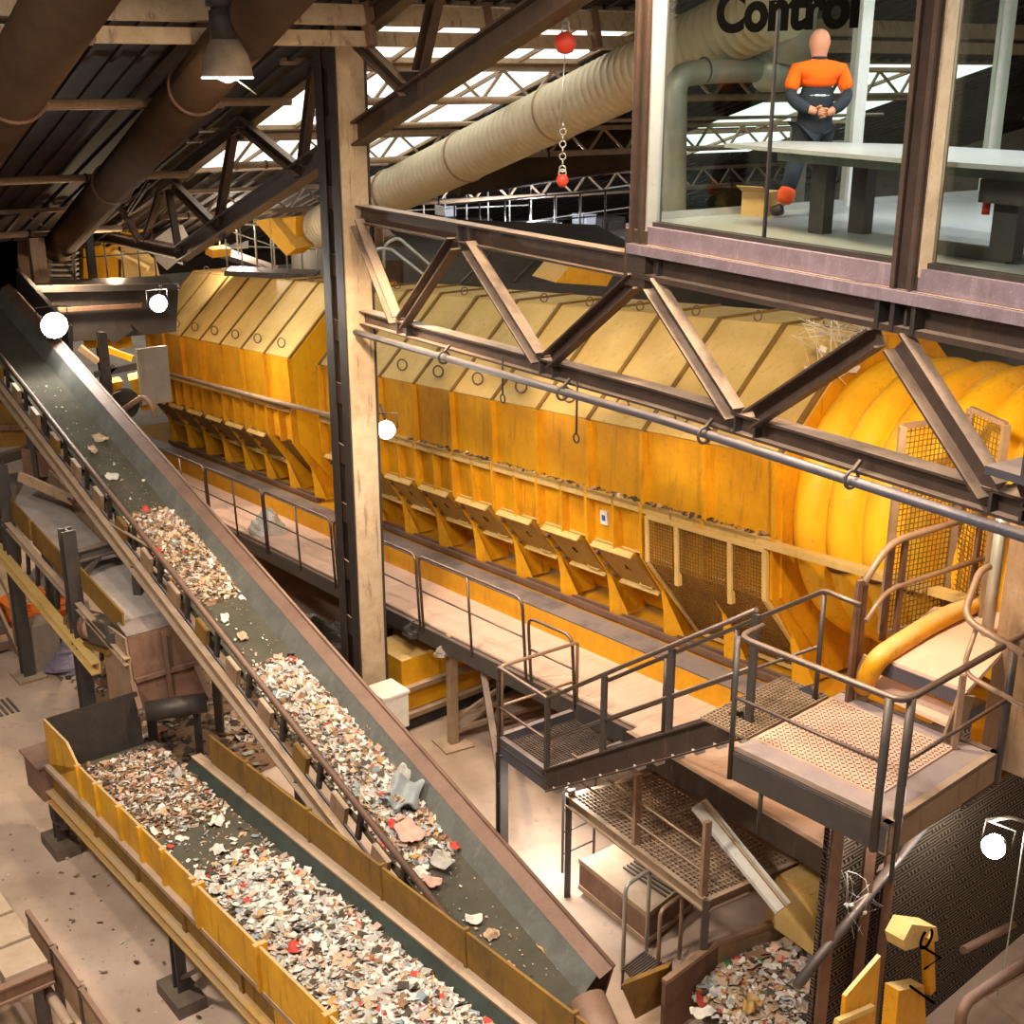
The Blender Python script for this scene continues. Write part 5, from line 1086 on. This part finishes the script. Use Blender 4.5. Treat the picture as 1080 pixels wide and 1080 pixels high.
# clasped hands: palm is the arm end, five fingers each as short chains
for sx, z0, y0 in ((1, 1.0, -.235), (-1, 1.025, -.255)):
    for k in range(4):
        L = (.055, .062, .058, .045)[k]; zz = z0+.028-k*.018; x = sx*.045
        mb = MB(); mb.smooth = True; mb.tube([(x, y0+.01, zz), (x-sx*.03, y0-.012, zz), (x-sx*.03-sx*L*.5, y0-.01, zz-.006), (x-sx*.03-sx*L*.8, y0+.008, zz-.008)], [.010, .0095, .009, .006], 8); local(mb, 'finger', SKIN)
    mb = MB(); mb.smooth = True; mb.tube([(sx*.065, y0+.01, z0+.03), (sx*.045, y0-.015, z0+.048), (sx*.018, y0-.02, z0+.05)], [.012, .011, .007], 8); local(mb, 'thumb', SKIN)
# clothes
jk = [((0, -.005, 1.22), .21, .16), ((0, -.015, 1.34), .23, .165), ((0, -.02, 1.44), .185, .135), ((0, -.005, 1.5), .095), ((.24, -.03, 1.4), .088), ((.315, -.07, 1.2), .09), ((-.24, -.03, 1.4), .088), ((-.315, -.07, 1.2), .09)]
skin_body('orange_jacket', jk, [(0, 1), (1, 2), (2, 3), (2, 4), (4, 5), (2, 6), (6, 7)], 0, ORANGE, pm)
jl = [((0, 0, .74), .2, .165), ((0, 0, .86), .215, .17), ((0, 0, 1.0), .2, .15), ((0, -.005, 1.2), .205, .155), ((0, -.015, 1.32), .14, .11)]
skin_body('navy_hem', jl, [(0, 1), (1, 2), (2, 3), (3, 4)], 0, NAVY, pm)
for sx in (1, -1):
    skin_body('navy_sleeve', [((sx*.31, -.068, 1.25), .07), ((sx*.305, -.09, 1.14), .07), ((sx*.21, -.155, 1.07), .07), ((sx*.11, -.215, 1.03), .056)], [(0, 1), (1, 2), (2, 3)], 0, NAVY, pm, 2)
mb = MB(); mb.smooth = True; mb.tube([(.165*math.cos(a), -.005+.128*math.sin(a), 1.17) for a in [i*2*math.pi/24 for i in range(25)]], .012, 6, False); local(mb, 'reflective_piping', mat('silver_tape', (.75, .72, .68), rough=.4))
mb = MB(); mb.smooth = True; mb.tube([(.068*math.cos(a), .075*math.sin(a), 1.515) for a in [i*2*math.pi/20 for i in range(21)]], .016, 8, False); local(mb, 'collar', NAVY)
tr_ = [((0, 0, .95), .215, .165), ((.1, 0, .84), .13), ((.115, .02, .5), .1), ((.115, -.01, .08), .09), ((-.1, 0, .84), .13), ((-.19, -.04, .52), .1), ((-.28, -.105, .24), .09)]
skin_body('trousers', tr_, [(0, 1), (1, 2), (2, 3), (0, 4), (4, 5), (5, 6)], 0, NAVY, pm)
skin_body('orange_cuff', [((-.255, -.09, .31), .1), ((-.29, -.11, .21), .1), ((-.32, -.125, .13), .092)], [(0, 1), (1, 2)], 0, mat('red_orange_cloth', (.85, .1, .02), (.75, .08, .02), 6, .4, .7), pm, 2)
for vs_ in ([((.115, -.04, .08), .075), ((.115, .06, .055), .065), ((.115, .15, .045), .055)], [((-.31, -.125, .1), .07), ((-.36, -.1, .07), .065), ((-.45, -.06, .055), .055)]):
    skin_body('boot', vs_, [(0, 1), (1, 2)], 0, DARK, pm)

# ================================================================== ROOF STEELWORK
def tq(px, py, t=0): return T.g(*T.hit(px, py, 1, t))
rt = thing('roof_truss', 'dark roof truss with orange-lit undersides sloping down past the lattice column', 'truss', T.g(3, 0, 7))
def chord(name, a, b, w_=.2, h_=.26, m=STEEL): mb = MB(); mb.ibeam(a, b, w_, h_, .03, .03, (0, 0, 1)); return mb.build(name, m, rt)
chord('upper_chord', tq(470, -45), tq(330, 72), .2, .26); chord('upper_chord', tq(330, 72), tq(100, 252), .2, .26)
chord('lower_chord', tq(640, -35), tq(190, 268), .24, .3); chord('lower_chord', tq(190, 266), tq(95, 246), .2, .24)
for a, b, w_ in (((465, -5), (447, 78), .2), ((373, 35), (432, 95), .18), ((335, 72), (323, 172), .15), ((255, 128), (318, 180), .2), ((250, 140), (234, 235), .16), ((186, 195), (231, 240), .2), ((181, 200), (192, 265), .12), ((172, 203), (156, 252), .12), ((118, 195), (150, 254), .12), ((163, 190), (140, 225), .1)):
    mb = MB(); p, q = tq(*a), tq(*b); mb.channel(p, q, .12, w_, .018, -1, T.t.cross((q-p).normalized())); mb.build('web_member', STEEL, rt)
for c in ((250, 135), (190, 268), (432, 92), (186, 196), (232, 240)):
    mb = MB(); p = T.hit(*c, 1, 0); mb.box(T, p.x-.22, p.x+.22, -.03, .03, p.z-.18, p.z+.18); mb.build('gusset', DARK, rt)
def joist(s, t0, t1, label, wb=-.25, r=.055, web=True, m=TAN, step=.95):
    o = thing('roof_joist', label, 'joist', RF.g(s, (t0+t1)/2, wb))
    mb = MB(); mb.tube([RF.g(s, t0, wb), RF.g(s, t1, wb)], r, 10); mb.build('lower_chord', m, o)
    if web:
        mb = MB(); mb.box(RF, s-.04, s+.04, t0, t1, .2, .28); mb.build('upper_chord', m, o)
        t = t0; k = 0
        while t < t1-step and k < 60:
            mb = MB(); a, b = (wb, .22) if k % 2 == 0 else (.22, wb); mb.bar(RF.g(s, t, a), RF.g(s, t+step*.5, b), .045, .045); mb.build('web_bar', m, o); t += step*.5; k += 1
    for t in range(int(t0)+1, int(t1), 3):
        mb = MB(); mb.cyl(RF.g(s, t-.02, wb), RF.g(s, t+.02, wb), r*1.25, 10); mb.build('coupling', DARK, o)
    return o
bt = thing('roof_beam', 'two-tier tan roof beam along the top edge of the view', 'beam', RF.g(-1, 0, -.1))
mb = MB(); mb.box(RF, -1.06, -.98, -12, 14, -.02, .22); mb.build('upper_tier', CREAM, bt)
mb = MB(); mb.box(RF, -.98, -.92, -12, 14, -.26, -.08); mb.build('lower_tier', CREAM, bt)
for k in range(14): mb = MB(); t = -10.6+k*1.75; mb.box(RF, -1.1, -.9, t-.05, t+.05, -.28, .24); mb.build('clamp', RUST, bt)
joist(1.8, -12, -.1, 'tan roof pipe joist under the hanging lamp, left of the column', -.22, .06, False)
joist(1.75, .25, 14, 'tan lattice roof joist crossing the cream duct just below the skylights', -.25, .06)
joist(6.6, -12, -.2, 'second tan pipe joist at left, ending at the sloping roof truss', -.22, .065, False)
joist(5.9, .4, 16, 'second tan lattice joist right of the column, crossing the cream duct', -.25, .06)
joist(11.9, -12, -.1, 'lowest tan pipe joist at left above the far machinery', -.22, .07, True)
joist(10.7, .4, 20, 'lowest tan lattice joist right of the column', -.25, .06)
mb = MB(); mb.tube([RF.g(3.45, .8, -.2), RF.g(3.45, 14, -.2)], .035, 8); tag(mb.build('sprinkler_pipe', TAN), 'thin tan pipe crossing the cream duct between two joists', 'pipe')
mb = MB(); mb.tube([RF.g(2.4, -4.0, -.1), RF.g(2.4, -.9, -.1)], .05, 8); tag(mb.build('light_batten', TAN), 'slim batten light running under the dark roof at left', 'batten')
def duct(name, label, t, w_, r, s0, s1, m, collars, t2=None):
    o = thing(name, label, 'duct', RF.g(0, t, w_)); t2 = t if t2 is None else t2
    f = lambda s: RF.g(s, t+(t2-t)*(s-s0)/(s1-s0), w_)
    mb = MB(); prof = []; L = (f(s1)-f(s0)).length; k = int(L/.16)
    mb.lathe(f(s0), f(s1)-f(s0), [x for i in range(k) for x in ((i*L/k, r), (i*L/k+L/k*.86, r), (i*L/k+L/k*.93, r+.012))], 28) if m is PIPE else mb.tube([f(s0), f(s1)], r, 28)
    mb.build('tube', m, o)
    for s in collars: mb = MB(); mb.ring(f(s), f(s1)-f(s0), r+.01, .025, 28, 6); mb.build('collar', RUST if m is DUCT else TAN, o)
duct('spiral_duct', 'big cream spiral duct rising diagonally under the skylights', 3.75, -.72, .42, -4.3, 10.5, PIPE, (.7, 3.6, 6.6))
duct('roof_duct', 'thick dark brown roof duct at the top left corner', -4.3, -.5, .38, -4.3, 14, DUCT, (.05, 4.5))
duct('roof_duct', 'dark brown roof duct passing behind the hanging lamp', -2.3, -.45, .32, -4.3, 12.5, DUCT, (.25, 6), -1.35)
od = thing('cross_duct', 'dark brown duct hanging under the roof right of the cream duct', 'duct', T.g(8, 10, 7.5))
mb = MB(); mb.tube([tp_(480, 182, 8.0), tp_(700, 150, 6.5)], .5, 24); mb.build('tube', DUCT, od)
# hanging lamp
hl = thing('hanging_lamp', 'dusty bell-shaped high bay lamp hanging from the roof at upper left', 'lamp', ptY(240, 82, 14.5))
c = ptY(240, 82, 14.5)
mb = MB(); mb.smooth = True; mb.lathe(c, (0, 0, 1), [(0, .275), (.04, .273), (.14, .26), (.24, .23), (.33, .185), (.4, .15), (.4, .1)], 28); mb.build('reflector', mat('dusty_lamp', (.3, .24, .18), (.2, .15, .11), 6, .6, .7), hl)
mb = MB(); mb.lathe(c, (0, 0, 1), [(.38, .155), (.68, .155), (.68, .13), (.72, .13), (.72, .18), (.82, .18), (.84, .05)], 24); mb.build('ballast_housing', DARK, hl)
mb = MB(); mb.ring(c, (0, 0, 1), .27, .012, 32, 6); r_ = mb.build('rim', LAMPD, hl); r_['label'] = 'bluish glowing rim'
mb = MB(); mb.lathe(c-V((0, 0, .05)), (0, 0, 1), [(0, .02), (.03, .1), (.08, .14)], 16); mb.build('bulb', LAMPD, hl)
mb = MB(); mb.tube([c+V((0, 0, .84)), c+V((0, 0, 1.5))], .015, 6); mb.build('hanger', CHAIN, hl)
mb = MB(); mb.tube([c+V((.1, 0, -.02)), c+V((.3, 0, -.17))], .008, 5); mb.build('loose_wire', CHAIN, hl)
# fall arresters on chains
def arrester(px, ytop, ybot, Y, label, r, chain):
    b = ptY(px, ybot, Y); o = thing('fall_arrester', label, 'fall arrester', b)
    mb = MB(); mb.smooth = True; mb.lathe(b, (0, 0, 1), [(0, .03), (.02, r*.7), (r*.8, r), (r*1.5, r*.85), (r*1.9, .04)], 18); mb.build('casing', RED, o)
    mb = MB(); mb.ring(b+V((0, 0, r*2.1)), (0, 1, 0), .04, .01, 14, 6); mb.build('shackle', CHAIN, o)
    tz = ptY(px, ytop, Y).z; z = b.z+r*2.2; mb = MB(); k = 0
    while z < tz and k < 40: mb.ring((b.x, b.y, z+.04), (1, 0, 0) if k % 2 else (0, 1, 0), .035, .009, 10, 5); z += .065; k += 1
    mb.build('chain', CHAIN, o)
    return b
b = arrester(596, -40, 57, 14.0, 'orange-red fall arrester hanging near the top edge of the view', .115, 1)
mb = MB(); mb.tube([b, ptY(590, 135, 14.0)], .006, 5); tag(mb.build('lifeline', CHAIN), 'thin lifeline cable running down from the upper fall arrester', 'cable')
arrester(593, 130, 197, 14.4, 'small red fall arrester hanging lower, in front of the lowest joist', .07, 1)
# ================================================================== FLOODLIGHTS ON THE MACHINES
for px, py, Y, sc, lab in ((57, 343, 22.5, .24, 'big floodlight glaring at the head of the inclined conveyor'), (167, 320, 24.5, .17, 'smaller floodlight glaring beside the far end of the drum housing'), (407, 453, 17.95, .14, 'floodlight clamped on the lattice column against the yellow housing')):
    c = ptY(px, py, Y); o = thing('floodlight', lab, 'floodlight', c)
    flood(o, c, sc, sc, (CAM-c).normalized()+V((.25 if px < 300 else .0, 0, -.25)))
    mb = MB(); mb.tube([c+V((0, .05, .1)), c+V((-.1 if px > 300 else 0, .3, .3))], .02, 6); mb.build('lamp_arm', CHAR, o)
# ================================================================== FAR BACKGROUND
def bq(px, py, Y): return ptY(px, py, Y)
def slab(name, label, cat, pts, Y, depth, m, m2=None):
    o = thing(name, label, cat, bq(pts[0][0], pts[0][1], Y)); mb = MB(); mb.prism([bq(x, y, Y) for x, y in pts], (depth*-.5, depth, 0)); mb.build('body', m, o); return o
gt = thing('conveyor_gantry', 'dark enclosed gantry crossing behind the two far floodlights', 'gantry', bq(90, 330, 25.5))
mb = MB(); mb.prism([bq(-30, 308, 25.5), bq(188, 303, 25.5), bq(186, 350, 25.5), bq(60, 362, 25.5), bq(-30, 360, 25.5)], (-.6, 1.4, 0)); mb.build('side_plate', DARK, gt)
mb = MB(); mb.bar(bq(-30, 306, 25.4), bq(190, 302, 25.4), .15, .12); mb.build('top_flange', CHAR, gt)
mb = MB(); mb.bar(bq(60, 327, 25.4), bq(150, 322, 25.4), .06, .08); mb.build('stain_strip', RUST, gt)
hd = thing('transfer_hood', 'dark transfer hood frame around the head of the inclined conveyor at the left edge', 'hood', C1.g(15, .5, .2))
mb = MB(); mb.box(C1, 14.6, 17.6, -.3, -.22, -.4, .3); mb.build('side_plate', CHAR, hd)
mb = MB(); mb.box(C1, 14.6, 17.6, 1.25, 1.33, -.2, .35); mb.build('side_plate', CHAR, hd)
mb = MB(); mb.sheet([C1.g(17.4, -.25, -.5), C1.g(17.4, 1.3, -.5), C1.g(17.4, 1.3, .9), C1.g(17.4, -.25, .9)], .03); mb.build('dark_sheet', BLACK, hd)  # black sheet put in where the belt fades into darkness
for i, (px, y0, y1, Y, w_, lab, m) in enumerate(((22, 255, 310, 27, .25, 'brown steel column left of the far yellow stair', RUST), (37, 250, 318, 26.6, .3, 'tan steel column beside the far yellow stair', TAN), (93, 245, 300, 27, .16, 'dark column in front of the far yellow plant', DARK), (408, 196, 240, 34, .55, 'tan concrete column far behind the footbridge truss', TAN),
        (107, 350, 440, 24, .16, 'dark frame leg under the gantry beside the conveyor', CHAR), (846, 100, 240, 30, .3, 'grey column seen through the control room window', GREYP))):
    a, b = bq(px, y1, Y), bq(px, y0, Y); mb = MB(); mb.ibeam((b.x, b.y, 0 if i != 3 else 2), (b.x, b.y, b.z), w_, w_, .04, .04, T.a); tag(mb.build('steel_column', m), lab, 'column')
yp = thing('far_plant', 'yellow sorting plant with railings far behind the left floodlights', 'plant', bq(120, 290, 31))
for pts, m in ((((88, 262), (125, 255), (125, 300), (88, 302)), YEL), (((128, 262), (160, 258), (170, 296), (128, 298)), YELR), (((100, 248), (150, 225), (160, 240), (110, 262)), YEL), (((190, 232), (150, 262), (176, 285), (205, 262)), GREYP), (((56, 240), (80, 240), (80, 256), (56, 256)), mat('orange_paint', (.6, .2, .02), (.45, .15, .02)))):
    mb = MB(); mb.prism([bq(x, y, 31.5) for x, y in pts], (-.4, 1, 0)); mb.build('casing', m, yp)
mb = MB(); mb.bar(bq(120, 266, 30.8), bq(156, 284, 30.8), .3, .1); mb.build('handrail_panel', YELR, yp)
fs = thing('far_stair', 'far steel stair with pale treads left of the yellow plant', 'stairs', bq(65, 300, 29))
for k in range(8): mb = MB(); mb.box(Fr(bq(64, 302-k*5.6, 29+k*.12), 0), -.15, .15, -.38, .38, 0, .05); mb.build('tread', GREYP, fs)
for px in (53, 78): mb = MB(); mb.bar(bq(px, 303, 28.9), bq(px, 256, 29.9), .08, .12); mb.build('string', CHAR, fs)
def railing(label, pts, Y, h, n, m, group=None, mids=1):
    a, b = bq(*pts[0], Y), bq(*pts[1], Y if len(pts) < 3 else pts[2]); up = V((0, 0, h)); o = thing('railing', label, 'railing', a, group)
    mb = MB(); mb.tube([a+up, b+up], .025, 6); mb.build('top_rail', m, o)
    for j in range(mids): mb = MB(); mb.tube([a+up*((j+1)/(mids+1)), b+up*((j+1)/(mids+1))], .018, 6); mb.build('middle_rail', m, o)
    for k in range(n): p = a.lerp(b, k/(n-1)); mb = MB(); mb.tube([p, p+up], .022, 6); mb.build('post', m, o)
    mb = MB(); mb.bar(a-V((0, 0, .08)), b-V((0, 0, .08)), .8, .12); mb.build('edge_plate', CHAR, o)
railing('dark railing in front of the far yellow plant', ((80, 298), (165, 292)), 29, 1.1, 6, DARK)
railing('pale railing on the far catwalk left of the lattice column', ((240, 282), (335, 286)), 29.5, 1.0, 7, GALV)
railing('pale railing sloping down the far stair left of the lattice column', ((232, 262), (290, 282)), 30.5, 1.0, 4, GALV)
railing('pale railing of the far mezzanine right of the lattice column, upper one', ((425, 246), (560, 240)), 32, 1.1, 7, GALV)
railing('dark railing of the far mezzanine below the lowest joist', ((480, 266), (690, 248)), 30, 1.1, 9, DARK)
railing('pale railing of the far mezzanine near the control room post', ((560, 256), (690, 238)), 33, 1.1, 6, GALV)
# bent pale rails over the housing
for i, (a, b, c_) in enumerate((((405, 258), (420, 250), (460, 285)), ((395, 262), (412, 262), (450, 292)))):
    mb = MB(); mb.tube(bend([bq(a[0], a[1]+25, 24), bq(*a, 24), bq(*b, 24), bq(*c_, 23)], .3), .03, 6); tag(mb.build('bent_rail', GALV), ['pale bent rail above the drum housing right of the column, higher one', 'pale bent rail above the drum housing right of the column, lower one'][i], 'handrail')
slab('white_cabin', 'pale cabin wall far behind the V of the roof truss', 'cabin', ((158, 222), (215, 213), (215, 262), (158, 256)), 34, 2, WHITE)
slab('white_cabin', 'pale wall panels far behind, left of the lattice column', 'cabin', ((196, 240), (262, 238), (262, 262), (196, 264)), 36, 2, WHITE)
yc = thing('far_chute', 'yellow and grey sloping chute left of the lattice column above the housing', 'chute', bq(300, 265, 27.5))
mb = MB(); mb.prism([bq(268, 233, 27.5), bq(286, 230, 27.5), bq(312, 262, 27.5), bq(302, 270, 27.5)], (.3, .5, 0)); mb.build('side_plate', YEL, yc)
mb = MB(); mb.prism([bq(290, 232, 27.7), bq(312, 228, 27.7), bq(312, 250, 27.7), bq(304, 250, 27.7)], (.3, .6, 0)); mb.build('side_plate', YEL, yc)
mb = MB(); mb.prism([bq(282, 231, 27.9), bq(298, 230, 27.9), bq(312, 252, 27.9), bq(310, 262, 27.9)], (.3, .5, 0)); mb.build('floor_plate', GREYP, yc)
tk = thing('grey_tank', 'round grey tank beside the lattice column behind the housing', 'tank', bq(332, 292, 34))
c = bq(333, 292, 34); mb = MB(); mb.lathe((c.x, c.y, c.z-1), (0, 0, 1), [(0, .62), (2.2, .62), (2.25, .6), (2.27, .1)], 24); mb.build('shell', GREYP, tk)
slab('yellow_box', 'small yellow cabinet on the far catwalk', 'cabinet', ((224, 264), (244, 262), (244, 270), (224, 272)), 30, .6, YEL)
hdk = thing('dust_hood', 'dark grey sloping dust hood behind the housing roof right of the column', 'hood', bq(580, 290, 23))
mb = MB(); mb.prism([bq(440, 268, 27), bq(500, 262, 27), bq(690, 270, 26), bq(690, 296, 25.5), bq(470, 300, 26.5)], (-1, 3, .3)); mb.build('roof_plate', mat('dark_hood', (.1, .085, .07), (.07, .06, .05), 2, .5, .95, 0, 0, 0, None, .05), hdk)
for px in (505, 560, 610): mb = MB(); mb.bar(bq(px+12, 268, 26.3), bq(px-18, 298, 25.8), .04, .05); mb.build('seam', CHAR, hdk)
yh = slab('yellow_inlet', 'yellow inlet box behind the housing roof under the control room', 'inlet', ((586, 298), (600, 282), (650, 284), (640, 302)), 22, .8, YEL)
# mezzanine clutter: dark cabinets and white sacks, each one its own thing
for i, (px, py, w_, h_, m, lab) in enumerate(((463, 238, 22, 18, DARK, 'dark cabinet far left on the mezzanine'), (500, 244, 30, 24, CHAR, 'wide dark cabinet on the mezzanine'), (545, 246, 16, 26, DARK, 'tall dark cabinet on the mezzanine'), (576, 244, 24, 18, mat('white_sack', (.6, .62, .68), (.5, .5, .55), 4), 'white bulk sack on the mezzanine'),
        (600, 250, 20, 22, DARK, 'dark cabinet right of the white bulk sack'), (640, 242, 28, 24, CHAR, 'dark machine near the control room post'), (470, 222, 12, 10, MATS['white_sack'], 'small white box far left on the mezzanine'), (616, 232, 14, 12, MATS['white_sack'], 'small white box in front of the dark machine'), (668, 252, 18, 20, GREYP, 'grey cabinet beside the control room post'), (440, 246, 14, 20, GREYP, 'grey cabinet at the mezzanine end'))):
    p = bq(px, py+h_/2, 33.5); F9 = Fr(p, 30); k = 33.5/1332*1.02; mb = MB(); mb.box(F9, -.3, .3, -w_*k/2, w_*k/2, 0, h_*k); o = thing('cabinet' if 'sack' not in lab else 'bulk_sack', lab, 'cabinet' if 'sack' not in lab else 'sack', p); mb.build('body', m, o)
    mb = MB(); mb.box(F9, -.33, -.3, -w_*k/2*.8, w_*k/2*.8, h_*k*.15, h_*k*.85); mb.build('front_panel', m, o)
mz = thing('mezzanine_deck', 'dark far mezzanine deck right of the column', 'deck', bq(560, 268, 33))
mb = MB(); mb.prism([bq(400, 262, 31.5), bq(700, 258, 31.5), bq(700, 246, 38), bq(400, 248, 38)], (0, 0, -.3)); mb.build('deck', CHAR, mz)
# under the gantry: yellow machine frames
ug = thing('sorting_machine', 'yellow machine frame under the gantry between conveyor and housing', 'machine', bq(120, 370, 26))
for pts, m in ((((88, 352), (104, 350), (108, 366), (90, 368)), YEL), (((112, 350), (137, 347), (140, 366), (112, 370)), YEL)):
    mb = MB(); mb.prism([bq(x, y, 26) for x, y in pts], (-.3, .8, 0)); mb.build('casing', m, ug)
for a, b, m in (((112, 368), (140, 378), YEL), ((84, 366), (104, 382), TAN), ((100, 395), (150, 385), DARK), ((118, 360), (140, 345), DARK), ((110, 398), (122, 385), CHAR)):
    mb = MB(); mb.bar(bq(*a, 25.5), bq(*b, 25.5), .12, .12); mb.build('strut', m, ug)
uo = thing('orange_drive', 'orange drive casing with belt wheel at the far end of the housing', 'drive', bq(140, 420, 24))
mb = MB(); mb.prism([bq(136, 402, 24), bq(150, 398, 24), bq(165, 430, 24), bq(150, 434, 24)], (-.2, .6, 0)); mb.build('casing', YEL, uo)
mb = MB(); c = bq(132, 424, 23.8); mb.cyl(c, c+V((.05, -.25, 0)), .28, 18); mb.build('belt_wheel', DARK, uo)
mb = MB(); mb.prism([bq(112, 405, 24.2), bq(130, 402, 24.2), bq(128, 414, 24.2), bq(113, 416, 24.2)], (-.2, .4, 0)); mb.build('cover', YEL, uo)
mb = MB(); mb.tube(bend([bq(130, 432, 23.2), bq(150, 418, 23.2), bq(158, 424, 23.2), bq(164, 440, 23.2)], .3), .05, 8); mb.build('guard_bar', RAILT, uo)
mb = MB(); F10 = Fr(bq(165, 425, 24), 35); mb.box(F10, -.05, .05, -.3, .3, 0, 1.1); tag(mb.build('screen_board', GREYP), 'grey vertical panel at the far end of the housing', 'board')
"".join([])
dl = bq(265, 480, 22.4)
o = crumple(D.g(9.7, .55, .1), .32, .4, 92).build('crumpled_sack', TR[0]); tag(o, 'white crumpled sack on the walkway below the far housing', 'sack')
# ================================================================== LIGHT
def lamp(kind, loc, power, color, size=.3, to=None, angle=None, blend=.6):
    d = bpy.data.lights.new(kind.lower()+'_light', kind); d.energy = power; d.color = color; d.shadow_soft_size = size
    o = bpy.data.objects.new(kind.lower()+'_light', d); COL.objects.link(o); o.location = loc
    if to is not None: o.rotation_euler = (V(to)-V(loc)).to_track_quat('-Z', 'Y').to_euler()
    if angle: d.spot_size = rad(angle); d.spot_blend = blend
    return o
WARM = (1, .74, .46); NEUT = (1, .87, .72); COOL = (.95, .98, 1)
# high bay lamps along the near bay, above the top of the view
for (x, y, z, p, c) in ((-6.5, 7, 12.0, 3300, NEUT), (-1, 6, 12.2, 1900, NEUT), (5, 5.5, 12.0, 1500, NEUT), (-4, 13, 12.0, 1900, NEUT), (-10, 14, 11.6, 900, WARM), (1.2, 11, 12.0, 1500, WARM)):
    lamp('SPOT', (x, y, z), p, c, .5, (x+.3, y+2.0, 0), 155, .8)
# unseen lamps added to light the walkway and brighten the far plant
for s, t, w_, p, c in ((1.0, -2.2, 6.2, 650, WARM), (12.5, -2.5, 5.6, 620, WARM)):
    lamp('SPOT', D.g(s, t, w_), p, c, .12, D.g(s, t+1.2, 0), 150, .7)
for px, py, Y, p, c in ((120, 285, 27.5, 160, WARM), (560, 232, 30, 600, (.85, .9, 1)), (250, 245, 31, 260, NEUT)):
    lamp('POINT', ptY(px, py, Y), p, c, .1)
# spots without fixtures, added under decks and bridge to brighten drum and floor
lamp('SPOT', T.g(-9.2, .4, 8.05), 620, WARM, .15, D.g(-5.2, 2.4, 3.6), 150, .8)
lamp('SPOT', LZ.g(.5, .6, -.25), 240, (1, .92, .82), .4, LZ.g(.3, -.3, -2), 165, .6)
lamp('SPOT', ud.location+V((-.6, -.9, -.9)), 120, NEUT, .15, (2.2, 12.2, 0), 165, .6)
lamp('SPOT', T.g(-2.2, -.3, 6.6), 420, NEUT, .2, (-1.5, 17, 0), 120, .8)
# control room tubes
for s, t, p in ((-8.4, 1.0, 62), (-8.4, 3.2, 70), (-11.7, 2.0, 85)):
    d = lamp('AREA', T.g(s, t, 11.14), p, COOL); d.data.shape = 'RECTANGLE'; d.data.size = 2.2; d.data.size_y = .15; d.rotation_euler = (0, 0, rad(32+90))
# floodlight beams
for loc, aim, p in ((ptY(411, 453, 18.0), D.g(3, 1.5, 2.8), 260), (ptY(57, 338, 22.0), V((-3, 12, 2)), 160), (ptY(167, 320, 24.3), D.g(14, 1.5, 3), 300)):
    lamp('SPOT', loc, p, (1, .93, .8), .1, aim, 170, .6)
lamp('POINT', ptY(240, 82, 14.5)-V((0, 0, .12)), 70, WARM, .06)
lamp('POINT', pfp(1048, 893, .35)+V((0, 0, .2)), 70, (1, .93, .82), .1)
w = bpy.data.worlds.new('hall_air'); SC.world = w; w.use_nodes = True
w.node_tree.nodes['Background'].inputs[0].default_value = (1, .82, .64, 1); w.node_tree.nodes['Background'].inputs[1].default_value = .28
vs = SC.view_settings; vs.view_transform = 'Standard'; vs.look = 'None'; vs.gamma = 1; vs.exposure = .45; vs.use_curve_mapping = False
